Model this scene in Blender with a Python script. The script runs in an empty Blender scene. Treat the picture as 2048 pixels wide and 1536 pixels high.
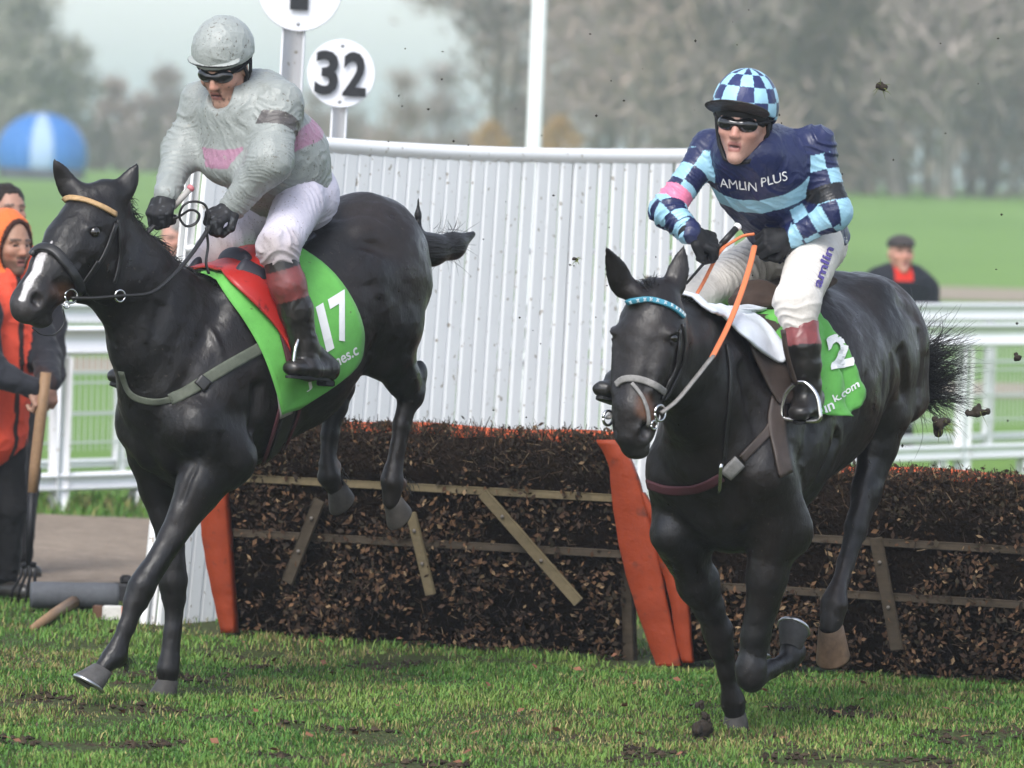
import bpy, bmesh, math, random
import numpy as np
from mathutils import Vector, Matrix
from mathutils.bvhtree import BVHTree
random.seed(7)
RNG = np.random.default_rng(11)
sc = bpy.context.scene
COL = sc.collection
R = math.radians
# ------------------------------------------------------------------ camera
FPX = 11200.0                      # focal length in photograph pixels (2048 wide)
CAM_H = 1.90
ROLL = R(1.6)
PITCH = math.atan(423.0 / FPX)
C0 = np.array([0.0, 0.0, CAM_H])
_F = np.array([0.0, math.cos(PITCH), -math.sin(PITCH)])
_U0 = np.array([0.0, math.sin(PITCH), math.cos(PITCH)])
_R0 = np.array([1.0, 0.0, 0.0])
_R = _R0 * math.cos(ROLL) + _U0 * math.sin(ROLL)
_U = _U0 * math.cos(ROLL) - _R0 * math.sin(ROLL)
cam_d = bpy.data.cameras.new('camera')
cam = bpy.data.objects.new('camera', cam_d)
COL.objects.link(cam)
cam.matrix_world = Matrix(((_R[0], _U[0], -_F[0], C0[0]), (_R[1], _U[1], -_F[1], C0[1]),
                           (_R[2], _U[2], -_F[2], C0[2]), (0, 0, 0, 1)))
cam_d.sensor_width = 36.0
cam_d.lens = FPX / 2048.0 * 36.0
cam_d.clip_start = 0.5
cam_d.clip_end = 9000.0
cam_d.dof.use_dof = True
cam_d.dof.focus_distance = 19.6
cam_d.dof.aperture_fstop = 4.5
sc.camera = cam
# ------------------------------------------------------------------ sky, sun, exposure (overcast)
SUN_EL, SUN_AZ = R(48), R(200)
w = bpy.data.worlds.new('World')
sc.world = w
w.use_nodes = True
nt = w.node_tree
nt.nodes.clear()
sky = nt.nodes.new('ShaderNodeTexSky')
sky.sky_type = 'NISHITA'
sky.sun_disc = False
sky.sun_elevation = SUN_EL
sky.sun_rotation = SUN_AZ
sky.air_density = 1.0
sky.ozone_density = 3.0
sky.dust_density = 1.6
hsv = nt.nodes.new('ShaderNodeHueSaturation')
hsv.inputs['Saturation'].default_value = 0.50
bg = nt.nodes.new('ShaderNodeBackground')
bg.inputs['Strength'].default_value = 0.13
wo = nt.nodes.new('ShaderNodeOutputWorld')
nt.links.new(sky.outputs[0], hsv.inputs['Color'])
nt.links.new(hsv.outputs[0], bg.inputs['Color'])
nt.links.new(bg.outputs[0], wo.inputs['Surface'])
sun_d = bpy.data.lights.new('sun', 'SUN')
sun_d.energy = 1.2
sun_d.angle = R(25)
sun_d.color = (1.0, 0.97, 0.92)
sun = bpy.data.objects.new('sun', sun_d)
COL.objects.link(sun)
_sd = Vector((math.sin(SUN_AZ) * math.cos(SUN_EL), math.cos(SUN_AZ) * math.cos(SUN_EL), math.sin(SUN_EL)))
sun.rotation_euler = _sd.to_track_quat('Z', 'Y').to_euler()
sc.view_settings.view_transform = 'Standard'
sc.view_settings.look = 'None'
sc.view_settings.exposure = 1.18
sc.view_settings.gamma = 1.0
sc.cycles.use_denoising = True
sc.cycles.max_bounces = 6
sc.cycles.volume_bounces = 1
sc.cycles.use_adaptive_sampling = True
sc.cycles.adaptive_threshold = 0.02

# ------------------------------------------------------------------ points from the camera
def ray(x, y):
    d = _F + (x - 1024.0) / FPX * _R + (768.0 - y) / FPX * _U
    return d
def P(x, y, D):                     # the point seen at photo pixel x, y that stands D metres down range (world Y)
    d = ray(x, y)
    return C0 + d * (D / d[1])
def G(x, y, z=0.0):                 # the same on level ground
    d = ray(x, y)
    return C0 + d * ((z - CAM_H) / d[2])
def PIX(p):
    q = np.asarray(p) - C0
    f = q @ _F
    return 1024 + FPX * (q @ _R) / f, 768 - FPX * (q @ _U) / f
# ------------------------------------------------------------------ objects and materials
ORG = {}
def link(o):
    COL.objects.link(o)
    return o
def tag(o, label=None, cat=None, group=None, kind=None):
    if label: o['label'] = label
    if cat: o['category'] = cat
    if group: o['group'] = group
    if kind: o['kind'] = kind
    return o
def empty(name, loc, label=None, cat=None, group=None):
    o = link(bpy.data.objects.new(name, None))
    o.location = Vector([float(c) for c in loc])
    o.empty_display_size = 0.1
    ORG[o.name] = np.array([float(c) for c in loc])
    return tag(o, label, cat, group)
def mesh_fast(name, V, F4=None, F3=None):
    me = bpy.data.meshes.new(name)
    V = np.asarray(V, dtype=np.float32)
    n4 = 0 if F4 is None else len(F4)
    n3 = 0 if F3 is None else len(F3)
    me.vertices.add(len(V))
    me.vertices.foreach_set('co', V.ravel())
    idx = []
    if n4: idx.append(np.asarray(F4, dtype=np.int32).ravel())
    if n3: idx.append(np.asarray(F3, dtype=np.int32).ravel())
    idx = np.concatenate(idx)
    me.loops.add(len(idx))
    me.loops.foreach_set('vertex_index', idx)
    me.polygons.add(n4 + n3)
    st = np.concatenate([np.arange(n4) * 4, n4 * 4 + np.arange(n3) * 3]).astype(np.int32)
    me.polygons.foreach_set('loop_start', st)
    me.update(calc_edges=True)
    me.validate()
    return me
def set_col(me, cols, name='col'):
    cols = np.asarray(cols, dtype=np.float32)
    if cols.shape[1] == 3:
        cols = np.concatenate([cols, np.ones((len(cols), 1), np.float32)], 1)
    a = me.color_attributes.new(name, 'FLOAT_COLOR', 'POINT')
    a.data.foreach_set('color', cols.ravel())
def smooth(me, on=True):
    me.polygons.foreach_set('use_smooth', np.full(len(me.polygons), on))
def part(name, V, mat, parent=None, F4=None, F3=None, shade=True, cols=None, loc=None):
    """one mesh object from world-space vertices; under PARENT, or top-level with its origin at LOC"""
    V = np.asarray(V, dtype=float)
    if parent is not None:
        org = ORG[parent.name]
    else:
        org = np.zeros(3) if loc is None else np.asarray(loc, dtype=float)
    me = mesh_fast(name, V - org, F4, F3)
    if cols is not None: set_col(me, cols)
    smooth(me, shade)
    me.materials.append(mat)
    o = link(bpy.data.objects.new(name, me))
    if parent is not None:
        o.parent = parent
    else:
        o.location = Vector(org)
    ORG[o.name] = org
    return o
class MB:
    """collects simple solids (world space) into ONE mesh"""
    def __init__(s): s.V, s.F, s.n = [], [], 0
    def add(s, V, F):
        s.V += [tuple(v) for v in V]
        s.F += [tuple(i + s.n for i in f) for f in F]
        s.n += len(V)
    def box(s, c, size, ax=None, bev=0.0):
        """box with centre, full size, axes rows"""
        c = np.asarray(c, float); ax = np.eye(3) if ax is None else np.asarray(ax, float)
        h = np.asarray(size, float) / 2
        if bev <= 0:
            V = [c + (sx * h[0]) * ax[0] + (sy * h[1]) * ax[1] + (sz * h[2]) * ax[2]
                 for sz in (-1, 1) for sx, sy in ((-1, -1), (1, -1), (1, 1), (-1, 1))]
            s.add(V, [(3, 2, 1, 0), (4, 5, 6, 7), (0, 1, 5, 4), (1, 2, 6, 5), (2, 3, 7, 6), (3, 0, 4, 7)])
        else:
            prof = []
            for sx, sy in ((-1, -1), (1, -1), (1, 1), (-1, 1)):
                a = (sx * (h[0] - bev), sy * h[1]); b = (sx * h[0], sy * (h[1] - bev))
                prof += [a, b] if sx * sy > 0 else [b, a]
            zs = [(-h[2], bev), (-h[2] + bev, 0), (h[2] - bev, 0), (h[2], bev)]
            V = []
            for z, k in zs:
                for (a, b) in prof:
                    V.append(c + ax[0] * (a - np.sign(a) * k) + ax[1] * (b - np.sign(b) * k) + ax[2] * z)
            n = 8; F = []
            for i in range(3):
                for j in range(n):
                    k = (j + 1) % n
                    F.append((i * n + j, i * n + k, (i + 1) * n + k, (i + 1) * n + j))
            F.append(tuple(range(n - 1, -1, -1))); F.append(tuple(3 * n + j for j in range(n)))
            s.add(V, F)
    def bar(s, a, b, wd, ht, up=(0, 0, 1), bev=0.0):
        """rectangular bar from a to b, WD wide sideways, HT along up"""
        a, b = np.asarray(a, float), np.asarray(b, float)
        d = b - a; L = np.linalg.norm(d); d /= L
        up = np.asarray(up, float); sd = np.cross(d, up); sd /= np.linalg.norm(sd); up = np.cross(sd, d)
        s.box((a + b) / 2, (wd, ht, L), (sd, up, d), bev)
    def tube(s, pts, rads, n=8, cap=True, flat=1.0, up=(0, 0, 1)):
        pts = np.asarray(pts, float); m = len(pts)
        rads = np.full(m, rads) if np.isscalar(rads) else np.asarray(rads, float)
        up = np.asarray(up, float); V = []
        pr = None
        for i in range(m):
            d = pts[min(i + 1, m - 1)] - pts[max(i - 1, 0)]; d /= (np.linalg.norm(d) + 1e-12)
            if pr is None:
                a = np.cross(d, up)
                if np.linalg.norm(a) < 1e-3: a = np.cross(d, (1, 0, 0))
            else:
                a = pr - d * (pr @ d)
            a /= np.linalg.norm(a); pr = a; b = np.cross(d, a)
            for k in range(n):
                t = 2 * math.pi * k / n
                V.append(pts[i] + rads[i] * (math.cos(t) * a + flat * math.sin(t) * b))
        F = [(i * n + k, i * n + (k + 1) % n, (i + 1) * n + (k + 1) % n, (i + 1) * n + k) for i in range(m - 1) for k in range(n)]
        if cap:
            F.append(tuple(range(n - 1, -1, -1))); F.append(tuple((m - 1) * n + k for k in range(n)))
        s.add(V, F)
    def lathe(s, c, axis, prof, n=16, ref=(1, 0, 0)):
        """prof: (radius, height) pairs along axis from c"""
        c = np.asarray(c, float); ax = np.asarray(axis, float); ax /= np.linalg.norm(ax)
        a = np.cross(ax, ref)
        if np.linalg.norm(a) < 1e-3: a = np.cross(ax, (0, 1, 0))
        a /= np.linalg.norm(a); b = np.cross(ax, a); V = []
        for r_, h_ in prof:
            for k in range(n):
                t = 2 * math.pi * k / n
                V.append(c + ax * h_ + r_ * (math.cos(t) * a + math.sin(t) * b))
        m = len(prof)
        F = [(i * n + k, i * n + (k + 1) % n, (i + 1) * n + (k + 1) % n, (i + 1) * n + k) for i in range(m - 1) for k in range(n)]
        F.append(tuple(range(n - 1, -1, -1))); F.append(tuple((m - 1) * n + k for k in range(n)))
        s.add(V, F)
    def build(s, name, mat, parent=None, shade=False, loc=None):
        V = np.asarray(s.V, float)
        org = ORG[parent.name] if parent is not None else (np.zeros(3) if loc is None else np.asarray(loc, float))
        me = bpy.data.meshes.new(name)
        me.from_pydata([tuple(v) for v in (V - org)], [], s.F)
        me.update()
        me.materials.append(mat)
        smooth(me, shade)
        o = link(bpy.data.objects.new(name, me))
        if parent is not None: o.parent = parent
        else: o.location = Vector(org)
        ORG[o.name] = org
        return o
def M(name, col=(.5, .5, .5), attr=False, rough=.6, spec=.4, metal=0., var=None, speck=None, bump=None, sheen=0., coat=0., trans=None, coord='Object', rvar=None):
    """principled material: VAR=(scale, amount) soft tone variation; SPECK=[(scale, threshold, colour)] spots; BUMP=[(scale, strength, distance, stretch)]"""
    m = bpy.data.materials.new(name)
    m.use_nodes = True
    n = m.node_tree
    N, L = n.nodes, n.links
    b = N['Principled BSDF']
    b.inputs['Roughness'].default_value = rough
    b.inputs['Metallic'].default_value = metal
    b.inputs['Specular IOR Level'].default_value = spec
    if sheen:
        b.inputs['Sheen Weight'].default_value = sheen
        b.inputs['Sheen Roughness'].default_value = .4
    if coat:
        b.inputs['Coat Weight'].default_value = coat
        b.inputs['Coat Roughness'].default_value = .2
    tc = N.new('ShaderNodeTexCoord')
    if attr:
        a = N.new('ShaderNodeAttribute'); a.attribute_name = 'col'
        cur = a.outputs['Color']
    else:
        c = N.new('ShaderNodeRGB'); c.outputs[0].default_value = (*col, 1)
        cur = c.outputs[0]
    def noise(scale, detail=4, rgh=.6, stretch=None):
        t = N.new('ShaderNodeTexNoise')
        t.inputs['Scale'].default_value = scale; t.inputs['Detail'].default_value = detail; t.inputs['Roughness'].default_value = rgh
        src = tc.outputs[coord]
        if stretch:
            mp = N.new('ShaderNodeMapping'); mp.inputs['Scale'].default_value = stretch
            L.new(src, mp.inputs['Vector']); src = mp.outputs[0]
        L.new(src, t.inputs['Vector'])
        return t.outputs['Fac']
    def mix(f, a_, b_, mode='MIX'):
        x = N.new('ShaderNodeMix'); x.data_type = 'RGBA'; x.blend_type = mode
        if isinstance(f, float): x.inputs[0].default_value = f
        else: L.new(f, x.inputs[0])
        for i, s_ in ((6, a_), (7, b_)):
            if isinstance(s_, tuple): x.inputs[i].default_value = (*s_[:3], 1)
            else: L.new(s_, x.inputs[i])
        return x.outputs[2]
    def ramp(f, lo, hi, a_=0., b_=1.):
        r_ = N.new('ShaderNodeMapRange'); r_.inputs[1].default_value = lo; r_.inputs[2].default_value = hi
        r_.inputs[3].default_value = a_; r_.inputs[4].default_value = b_; r_.clamp = True
        L.new(f, r_.inputs[0]); return r_.outputs[0]
    if var:
        vs = var if isinstance(var, list) else [var]
        for v_ in vs:
            f = ramp(noise(v_[0], 5, .65, v_[2] if len(v_) > 2 else None), .25, .75, 1 - v_[1], 1 + v_[1])
            x = N.new('ShaderNodeVectorMath'); x.operation = 'SCALE'
            L.new(cur, x.inputs[0]); L.new(f, x.inputs['Scale']); cur = x.outputs[0]
    if speck:
        for s_ in speck:
            f = ramp(noise(s_[0], s_[3] if len(s_) > 3 else 2, .5), s_[1], s_[1] + (s_[4] if len(s_) > 4 else .04))
            if len(s_) > 5:
                mu = N.new('ShaderNodeMath'); mu.operation = 'MULTIPLY'; L.new(f, mu.inputs[0]); L.new(ramp(noise(s_[5], 3), .42, .62), mu.inputs[1]); f = mu.outputs[0]
            cur = mix(f, cur, tuple(s_[2]))
    L.new(cur, b.inputs['Base Color'])
    if rvar:
        L.new(ramp(noise(rvar[0], 4), .3, .7, rvar[1], rvar[2]), b.inputs['Roughness'])
    if bump:
        prev = None
        for bp_ in bump:
            bn = N.new('ShaderNodeBump'); bn.inputs['Strength'].default_value = bp_[1]; bn.inputs['Distance'].default_value = bp_[2]
            L.new(noise(bp_[0], 4, .6, bp_[3] if len(bp_) > 3 else None), bn.inputs['Height'])
            if prev: L.new(prev, bn.inputs['Normal'])
            prev = bn.outputs[0]
        L.new(prev, b.inputs['Normal'])
    return m
# ------------------------------------------------------------------ numpy noise
def _hash(ix, iy, iz, s):
    h = (ix * 374761393 + iy * 668265263 + iz * 2147483647 + s * 974711) & 0xffffffff
    h = ((h ^ (h >> 13)) * 1274126177) & 0xffffffff
    h = (h ^ (h >> 16))
    return (h & 0xffff) / 65535.0
def vnoise(p, scale=1.0, seed=0):
    p = np.asarray(p, float) * scale + 1000.0
    i = np.floor(p).astype(np.int64); f = p - i; f = f * f * (3 - 2 * f)
    r_ = 0
    for dx in (0, 1):
        for dy in (0, 1):
            for dz in (0, 1):
                wgt = (f[:, 0] if dx else 1 - f[:, 0]) * (f[:, 1] if dy else 1 - f[:, 1]) * (f[:, 2] if dz else 1 - f[:, 2])
                r_ = r_ + wgt * _hash(i[:, 0] + dx, i[:, 1] + dy, i[:, 2] + dz, seed)
    return r_ * 2 - 1
def nrm(v):
    v = np.asarray(v, float)
    return v / (np.linalg.norm(v) + 1e-12)
# ------------------------------------------------------------------ implicit surfaces
class SDF:
    def __init__(s, h): s.ops, s.h = [], h
    def seg(s, a, b, ra, rb, k=.03, lat=None, sub=False):
        """tapered limb a-b; radius or (lateral, other) radii"""
        a, b = np.asarray(a, float), np.asarray(b, float)
        if np.linalg.norm(b - a) < 1e-6: b = b + 1e-5
        ra = (ra, ra) if np.isscalar(ra) else ra
        rb = (rb, rb) if np.isscalar(rb) else rb
        s.ops.append(('seg', a, b, ra, rb, k, None if lat is None else np.asarray(lat, float), sub))
        return s
    def chain(s, pts, rads, k=.03, lat=None):
        for i in range(len(pts) - 1): s.seg(pts[i], pts[i + 1], rads[i], rads[i + 1], k, lat)
        return s
    def ell(s, c, rad, ax=None, k=.03, sub=False):
        s.ops.append(('ell', np.asarray(c, float), np.asarray(rad, float), np.eye(3) if ax is None else np.asarray(ax, float), k, sub))
        return s
    def cut(s, c, n, k=.005):           # removes the side the normal points to
        s.ops.append(('cut', np.asarray(c, float), nrm(n), k))
        return s
    def _bb(s, o):
        if o[0] == 'seg':
            r_ = max(*o[3], *o[4]); return np.minimum(o[1], o[2]) - r_, np.maximum(o[1], o[2]) + r_, o[5]
        if o[0] == 'ell':
            e = np.sqrt(((o[3] * o[2][:, None]) ** 2).sum(0)); return o[1] - e, o[1] + e, o[4]
        return None
    @staticmethod
    def _ev(o, X):
        x, y, z = X
        if o[0] == 'seg':
            a, b = o[1], o[2]; d = b - a; L2 = d @ d
            px, py, pz = x - a[0], y - a[1], z - a[2]
            t = np.clip((px * d[0] + py * d[1] + pz * d[2]) / L2, 0, 1)
            qx, qy, qz = px - t * d[0], py - t * d[1], pz - t * d[2]
            (l0, n0), (l1, n1) = o[3], o[4]
            if o[6] is None:
                return np.sqrt(qx * qx + qy * qy + qz * qz) - (l0 + (l1 - l0) * t)
            dh = d / math.sqrt(L2); l = o[6] - dh * (o[6] @ dh); l = nrm(l); n = np.cross(dh, l)
            rl = l0 + (l1 - l0) * t; rn = n0 + (n1 - n0) * t; rd = np.minimum(rl, rn)
            ql = qx * l[0] + qy * l[1] + qz * l[2]; qn = qx * n[0] + qy * n[1] + qz * n[2]; qd = qx * dh[0] + qy * dh[1] + qz * dh[2]
            k0 = np.sqrt((ql / rl) ** 2 + (qn / rn) ** 2 + (qd / rd) ** 2)
            k1 = np.sqrt((ql / rl ** 2) ** 2 + (qn / rn ** 2) ** 2 + (qd / rd ** 2) ** 2) + 1e-6
            return np.where(k0 < .35, (k0 - 1) * rd, k0 * (k0 - 1) / k1)
        if o[0] == 'ell':
            c, rd, A = o[1], o[2], o[3]
            px, py, pz = x - c[0], y - c[1], z - c[2]
            q = [(px * A[i, 0] + py * A[i, 1] + pz * A[i, 2]) for i in range(3)]
            k0 = np.sqrt(sum((q[i] / rd[i]) ** 2 for i in range(3)))
            k1 = np.sqrt(sum((q[i] / rd[i] ** 2) ** 2 for i in range(3))) + 1e-6
            return np.where(k0 < .35, (k0 - 1) * rd.min(), k0 * (k0 - 1) / k1)
    def mesh(s):
        h = s.h
        bbs = [s._bb(o) for o in s.ops if o[0] in ('seg', 'ell') and not o[-1]]
        lo = np.min([b[0] for b in bbs], 0) - 4 * h; hi = np.max([b[1] for b in bbs], 0) + 4 * h
        n = np.ceil((hi - lo) / h).astype(int) + 1
        ax = [(lo[i] + h * np.arange(n[i])).astype(np.float32) for i in range(3)]
        f = np.full(n, 1.0, np.float32)
        for o in s.ops:
            if o[0] == 'cut':
                d = (ax[0][:, None, None] - o[1][0]) * o[2][0] + (ax[1][None, :, None] - o[1][1]) * o[2][1] + (ax[2][None, None, :] - o[1][2]) * o[2][2]
                f = np.maximum(f, d.astype(np.float32)); continue
            b0, b1, k = s._bb(o); sub = o[-1]
            m = k + 3 * h
            i0 = np.clip(np.floor((b0 - m - lo) / h).astype(int), 0, n); i1 = np.clip(np.ceil((b1 + m - lo) / h).astype(int) + 1, 0, n)
            if np.any(i1 <= i0): continue
            X = (ax[0][i0[0]:i1[0], None, None], ax[1][None, i0[1]:i1[1], None], ax[2][None, None, i0[2]:i1[2]])
            d = s._ev(o, X).astype(np.float32)
            v = f[i0[0]:i1[0], i0[1]:i1[1], i0[2]:i1[2]]
            if sub:
                v2 = -v
                hh = np.maximum(k - np.abs(v2 - d), 0) / k
                v[...] = -(np.minimum(v2, d) - hh * hh * k * .25)
            else:
                hh = np.maximum(k - np.abs(v - d), 0) / k
                v[...] = np.minimum(v, d) - hh * hh * k * .25
        return surface_net(f, lo, h)
def surface_net(f, lo, h):
    ins = f < 0
    c = [ins[i:ins.shape[0] - 1 + i, j:ins.shape[1] - 1 + j, k:ins.shape[2] - 1 + k] for i in (0, 1) for j in (0, 1) for k in (0, 1)]
    anyi = c[0].copy(); alli = c[0].copy()
    for a in c[1:]: anyi |= a; alli &= a
    mixed = anyi & ~alli
    cell = np.argwhere(mixed)
    idx = np.full(mixed.shape, -1, np.int32); idx[mixed] = np.arange(len(cell))
    vals = {}
    for i in (0, 1):
        for j in (0, 1):
            for k in (0, 1):
                vals[(i, j, k)] = f[cell[:, 0] + i, cell[:, 1] + j, cell[:, 2] + k].astype(np.float64)
    acc = np.zeros((len(cell), 3)); cnt = np.zeros(len(cell))
    corners = list(vals)
    for a in corners:
        for ax_ in range(3):
            if a[ax_] == 0:
                b = list(a); b[ax_] = 1; b = tuple(b)
                fa, fb = vals[a], vals[b]
                cr = (fa < 0) != (fb < 0)
                t = np.where(cr, fa / np.where(cr, fa - fb, 1), 0)
                p = np.tile(np.array(a, float), (len(cell), 1)); p[:, ax_] = t
                acc[cr] += p[cr]; cnt[cr] += 1
    V = lo + h * (cell + acc / cnt[:, None])
    quads = []
    for ax_ in range(3):
        o1, o2 = [(1, 2), (2, 0), (0, 1)][ax_]
        s0 = [slice(1, -1)] * 3; s1 = [slice(1, -1)] * 3
        s0[ax_] = slice(0, -1); s1[ax_] = slice(1, None)
        A, B = ins[tuple(s0)], ins[tuple(s1)]
        for flip in (False, True):
            e = np.argwhere((A & ~B) if not flip else (~A & B))
            if not len(e): continue
            off = np.ones(3, int); off[ax_] = 0
            e = e + off
            def cid(d1, d2):
                q = e.copy(); q[:, o1] -= d1; q[:, o2] -= d2
                return idx[q[:, 0], q[:, 1], q[:, 2]]
            q = np.stack([cid(1, 1), cid(0, 1), cid(0, 0), cid(1, 0)], 1)
            if flip: q = q[:, ::-1]
            quads.append(q)
    Q = np.concatenate(quads)
    Q = Q[(Q >= 0).all(1)]
    return V, Q
def vnormals(V, Q):
    n = np.cross(V[Q[:, 2]] - V[Q[:, 0]], V[Q[:, 3]] - V[Q[:, 1]])
    N = np.zeros_like(V)
    for i in range(4): np.add.at(N, Q[:, i], n)
    return N / (np.linalg.norm(N, axis=1, keepdims=True) + 1e-12)
def relax(V, Q, it=2, lam=.5):
    E = np.concatenate([Q[:, [i, (i + 1) % 4]] for i in range(4)])
    deg = np.bincount(E.ravel(), minlength=len(V)).astype(float)[:, None]
    for _ in range(it):
        S = np.zeros_like(V)
        for c_ in range(3):
            S[:, c_] = np.bincount(E[:, 0], V[E[:, 1], c_], len(V)) + np.bincount(E[:, 1], V[E[:, 0], c_], len(V))
        V = V + lam * (S / np.maximum(deg, 1) - V)
    return V
def sstep(x, a, b):
    t = np.clip((x - a) / (b - a), 0, 1); return t * t * (3 - 2 * t)
def lerpc(c0, c1, t):
    return c0 + (np.asarray(c1) - c0) * np.asarray(t)[:, None]
class Frame:
    """a horse's own axes: u forward along the heading, v to its left, w up"""
    def __init__(s, px, u, v, th):
        s.h = np.array([-math.cos(th), -math.sin(th), 0.0]); s.l = np.array([math.sin(th), -math.cos(th), 0.0])
        g = G(*px); s.A = g - u * s.h - v * s.l; s.A[2] = 0
        s.B = np.stack([s.h, s.l, np.array([0, 0, 1.0])])
    def L(s, p): return (np.asarray(p, float) - s.A) @ s.B.T
    def W(s, q): return np.asarray(q, float) @ s.B + s.A
    def S(s, x, y, v=0.0):               # seen at x, y on the upright plane v metres left of the spine
        d = ray(x, y); t = ((s.A + v * s.l - C0) @ s.l) / (d @ s.l)
        return s.L(C0 + t * d)
    def D(s, x, y, D): return s.L(P(x, y, D))
def bvh_of(V, Q):
    return BVHTree.FromPolygons([tuple(v) for v in V], [tuple(q) for q in Q.tolist()])
def cast(bvh, x, y, off=0.0):
    """where the photo's line of sight at x, y meets the surface, lifted by off"""
    h_ = bvh.ray_cast(Vector(C0), Vector(nrm(ray(x, y))))
    if h_[0] is None: return None, None
    nn_ = np.array(h_[1])
    if nn_ @ ray(x, y) > 0: nn_ = -nn_
    return np.array(h_[0]) + off * nn_, nn_
def ribbon(mb, pts, nrms, wd, th):
    """flat strap through pts lying on a surface with normals nrms"""
    pts = np.asarray(pts, float); m = len(pts); V = []
    wd = np.full(m, wd) if np.isscalar(wd) else wd
    for i in range(m):
        d = nrm(pts[min(i + 1, m - 1)] - pts[max(i - 1, 0)]); n = nrm(nrms[i] - d * (nrms[i] @ d)); s_ = np.cross(d, n)
        for a, b in ((-.5, -.5), (.5, -.5), (.5, .5), (.3, .62), (-.3, .62), (-.5, .5)):
            V.append(pts[i] + s_ * a * wd[i] + n * b * th)
    F = [(i * 6 + k, i * 6 + (k + 1) % 6, (i + 1) * 6 + (k + 1) % 6, (i + 1) * 6 + k) for i in range(m - 1) for k in range(6)]
    F += [tuple(range(5, -1, -1)), tuple((m - 1) * 6 + k for k in range(6))]
    mb.add(V, F)
def spline(pts, n=8):
    """Catmull-Rom through pts"""
    pts = np.asarray(pts, float); out = []
    e = np.concatenate([[2 * pts[0] - pts[1]], pts, [2 * pts[-1] - pts[-2]]])
    for i in range(len(pts) - 1):
        p0, p1, p2, p3 = e[i:i + 4]
        for t in np.linspace(0, 1, n, endpoint=False):
            out.append(.5 * ((2 * p1) + (p2 - p0) * t + (2 * p0 - 5 * p1 + 4 * p2 - p3) * t * t + (3 * p1 - p0 - 3 * p2 + p3) * t ** 3))
    out.append(pts[-1]); return np.array(out)
def text_mesh(s, bold=0.0, cuts=1):
    cu = bpy.data.curves.new('lettering', 'FONT'); cu.body = s; cu.align_x = 'LEFT'; cu.offset = bold; cu.resolution_u = 3
    o = bpy.data.objects.new('lettering', cu); COL.objects.link(o)
    dg = bpy.context.evaluated_depsgraph_get(); ev = o.evaluated_get(dg)
    me = bpy.data.meshes.new_from_object(ev)
    bpy.data.objects.remove(o); bpy.data.curves.remove(cu)
    bm = bmesh.new(); bm.from_mesh(me); bmesh.ops.triangulate(bm, faces=bm.faces[:])
    for _ in range(cuts):
        ed = [e for e in bm.edges if e.calc_length() > .12]
        if ed: bmesh.ops.subdivide_edges(bm, edges=ed, cuts=1); bmesh.ops.triangulate(bm, faces=bm.faces[:])
    V = np.array([v.co[:] for v in bm.verts]); F = [[v.index for v in f.verts] for f in bm.faces]
    bm.free(); bpy.data.meshes.remove(me)
    V = V[:, :2]; V = V - V.min(0); V = V / np.maximum(V.max(0), 1e-6)
    return V, np.array(F)
# ================================================================== ground, track, sky-line
def ground_mat():
    m = bpy.data.materials.new('turf_soil'); m.use_nodes = True
    N, L = m.node_tree.nodes, m.node_tree.links; b = N['Principled BSDF']; b.inputs['Roughness'].default_value = .9; b.inputs['Specular IOR Level'].default_value = .15
    tc = N.new('ShaderNodeTexCoord')
    def noise(s, d=5, st=None):
        t = N.new('ShaderNodeTexNoise'); t.inputs['Scale'].default_value = s; t.inputs['Detail'].default_value = d; t.inputs['Roughness'].default_value = .62
        src = tc.outputs['Object']
        if st: mp = N.new('ShaderNodeMapping'); mp.inputs['Scale'].default_value = st; L.new(src, mp.inputs['Vector']); src = mp.outputs[0]
        L.new(src, t.inputs['Vector']); return t.outputs['Fac']
    def cr(f, stops):
        r_ = N.new('ShaderNodeValToRGB'); L.new(f, r_.inputs[0]); e = r_.color_ramp.elements
        e[0].position, e[0].color = stops[0][0], (*stops[0][1], 1); e[1].position, e[1].color = stops[-1][0], (*stops[-1][1], 1)
        for p_, c_ in stops[1:-1]: x = e.new(p_); x.color = (*c_, 1)
        return r_.outputs[0]
    near = cr(noise(38.0), [(.3, (.02, .018, .012)), (.5, (.05, .06, .02)), (.72, (.07, .1, .03))])
    far = cr(noise(.12, 4, (1, .25, 1)), [(.3, (.12, .215, .05)), (.55, (.155, .265, .062)), (.75, (.185, .295, .085))])
    g = N.new('ShaderNodeNewGeometry'); sx = N.new('ShaderNodeSeparateXYZ'); L.new(g.outputs['Position'], sx.inputs[0])
    mr = N.new('ShaderNodeMapRange'); mr.inputs[1].default_value = 27; mr.inputs[2].default_value = 33; L.new(sx.outputs['Y'], mr.inputs[0])
    mx = N.new('ShaderNodeMix'); mx.data_type = 'RGBA'; L.new(mr.outputs[0], mx.inputs[0]); L.new(near, mx.inputs[6]); L.new(far, mx.inputs[7])
    L.new(mx.outputs[2], b.inputs['Base Color'])
    bp = N.new('ShaderNodeBump'); bp.inputs['Strength'].default_value = .6; bp.inputs['Distance'].default_value = .02; L.new(noise(30), bp.inputs['Height']); L.new(bp.outputs[0], b.inputs['Normal'])
    return m
RISE = 1.42
gx = np.concatenate([np.linspace(-2500, -8, 24), np.linspace(-7.8, 7.8, 53), np.linspace(8, 2500, 24)])
gy = np.concatenate([np.linspace(8, 33, 70), np.linspace(34, 104, 18), np.linspace(106, 216, 24), np.geomspace(222, 4200, 24)])
X, Y = np.meshgrid(gx, gy)
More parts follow.
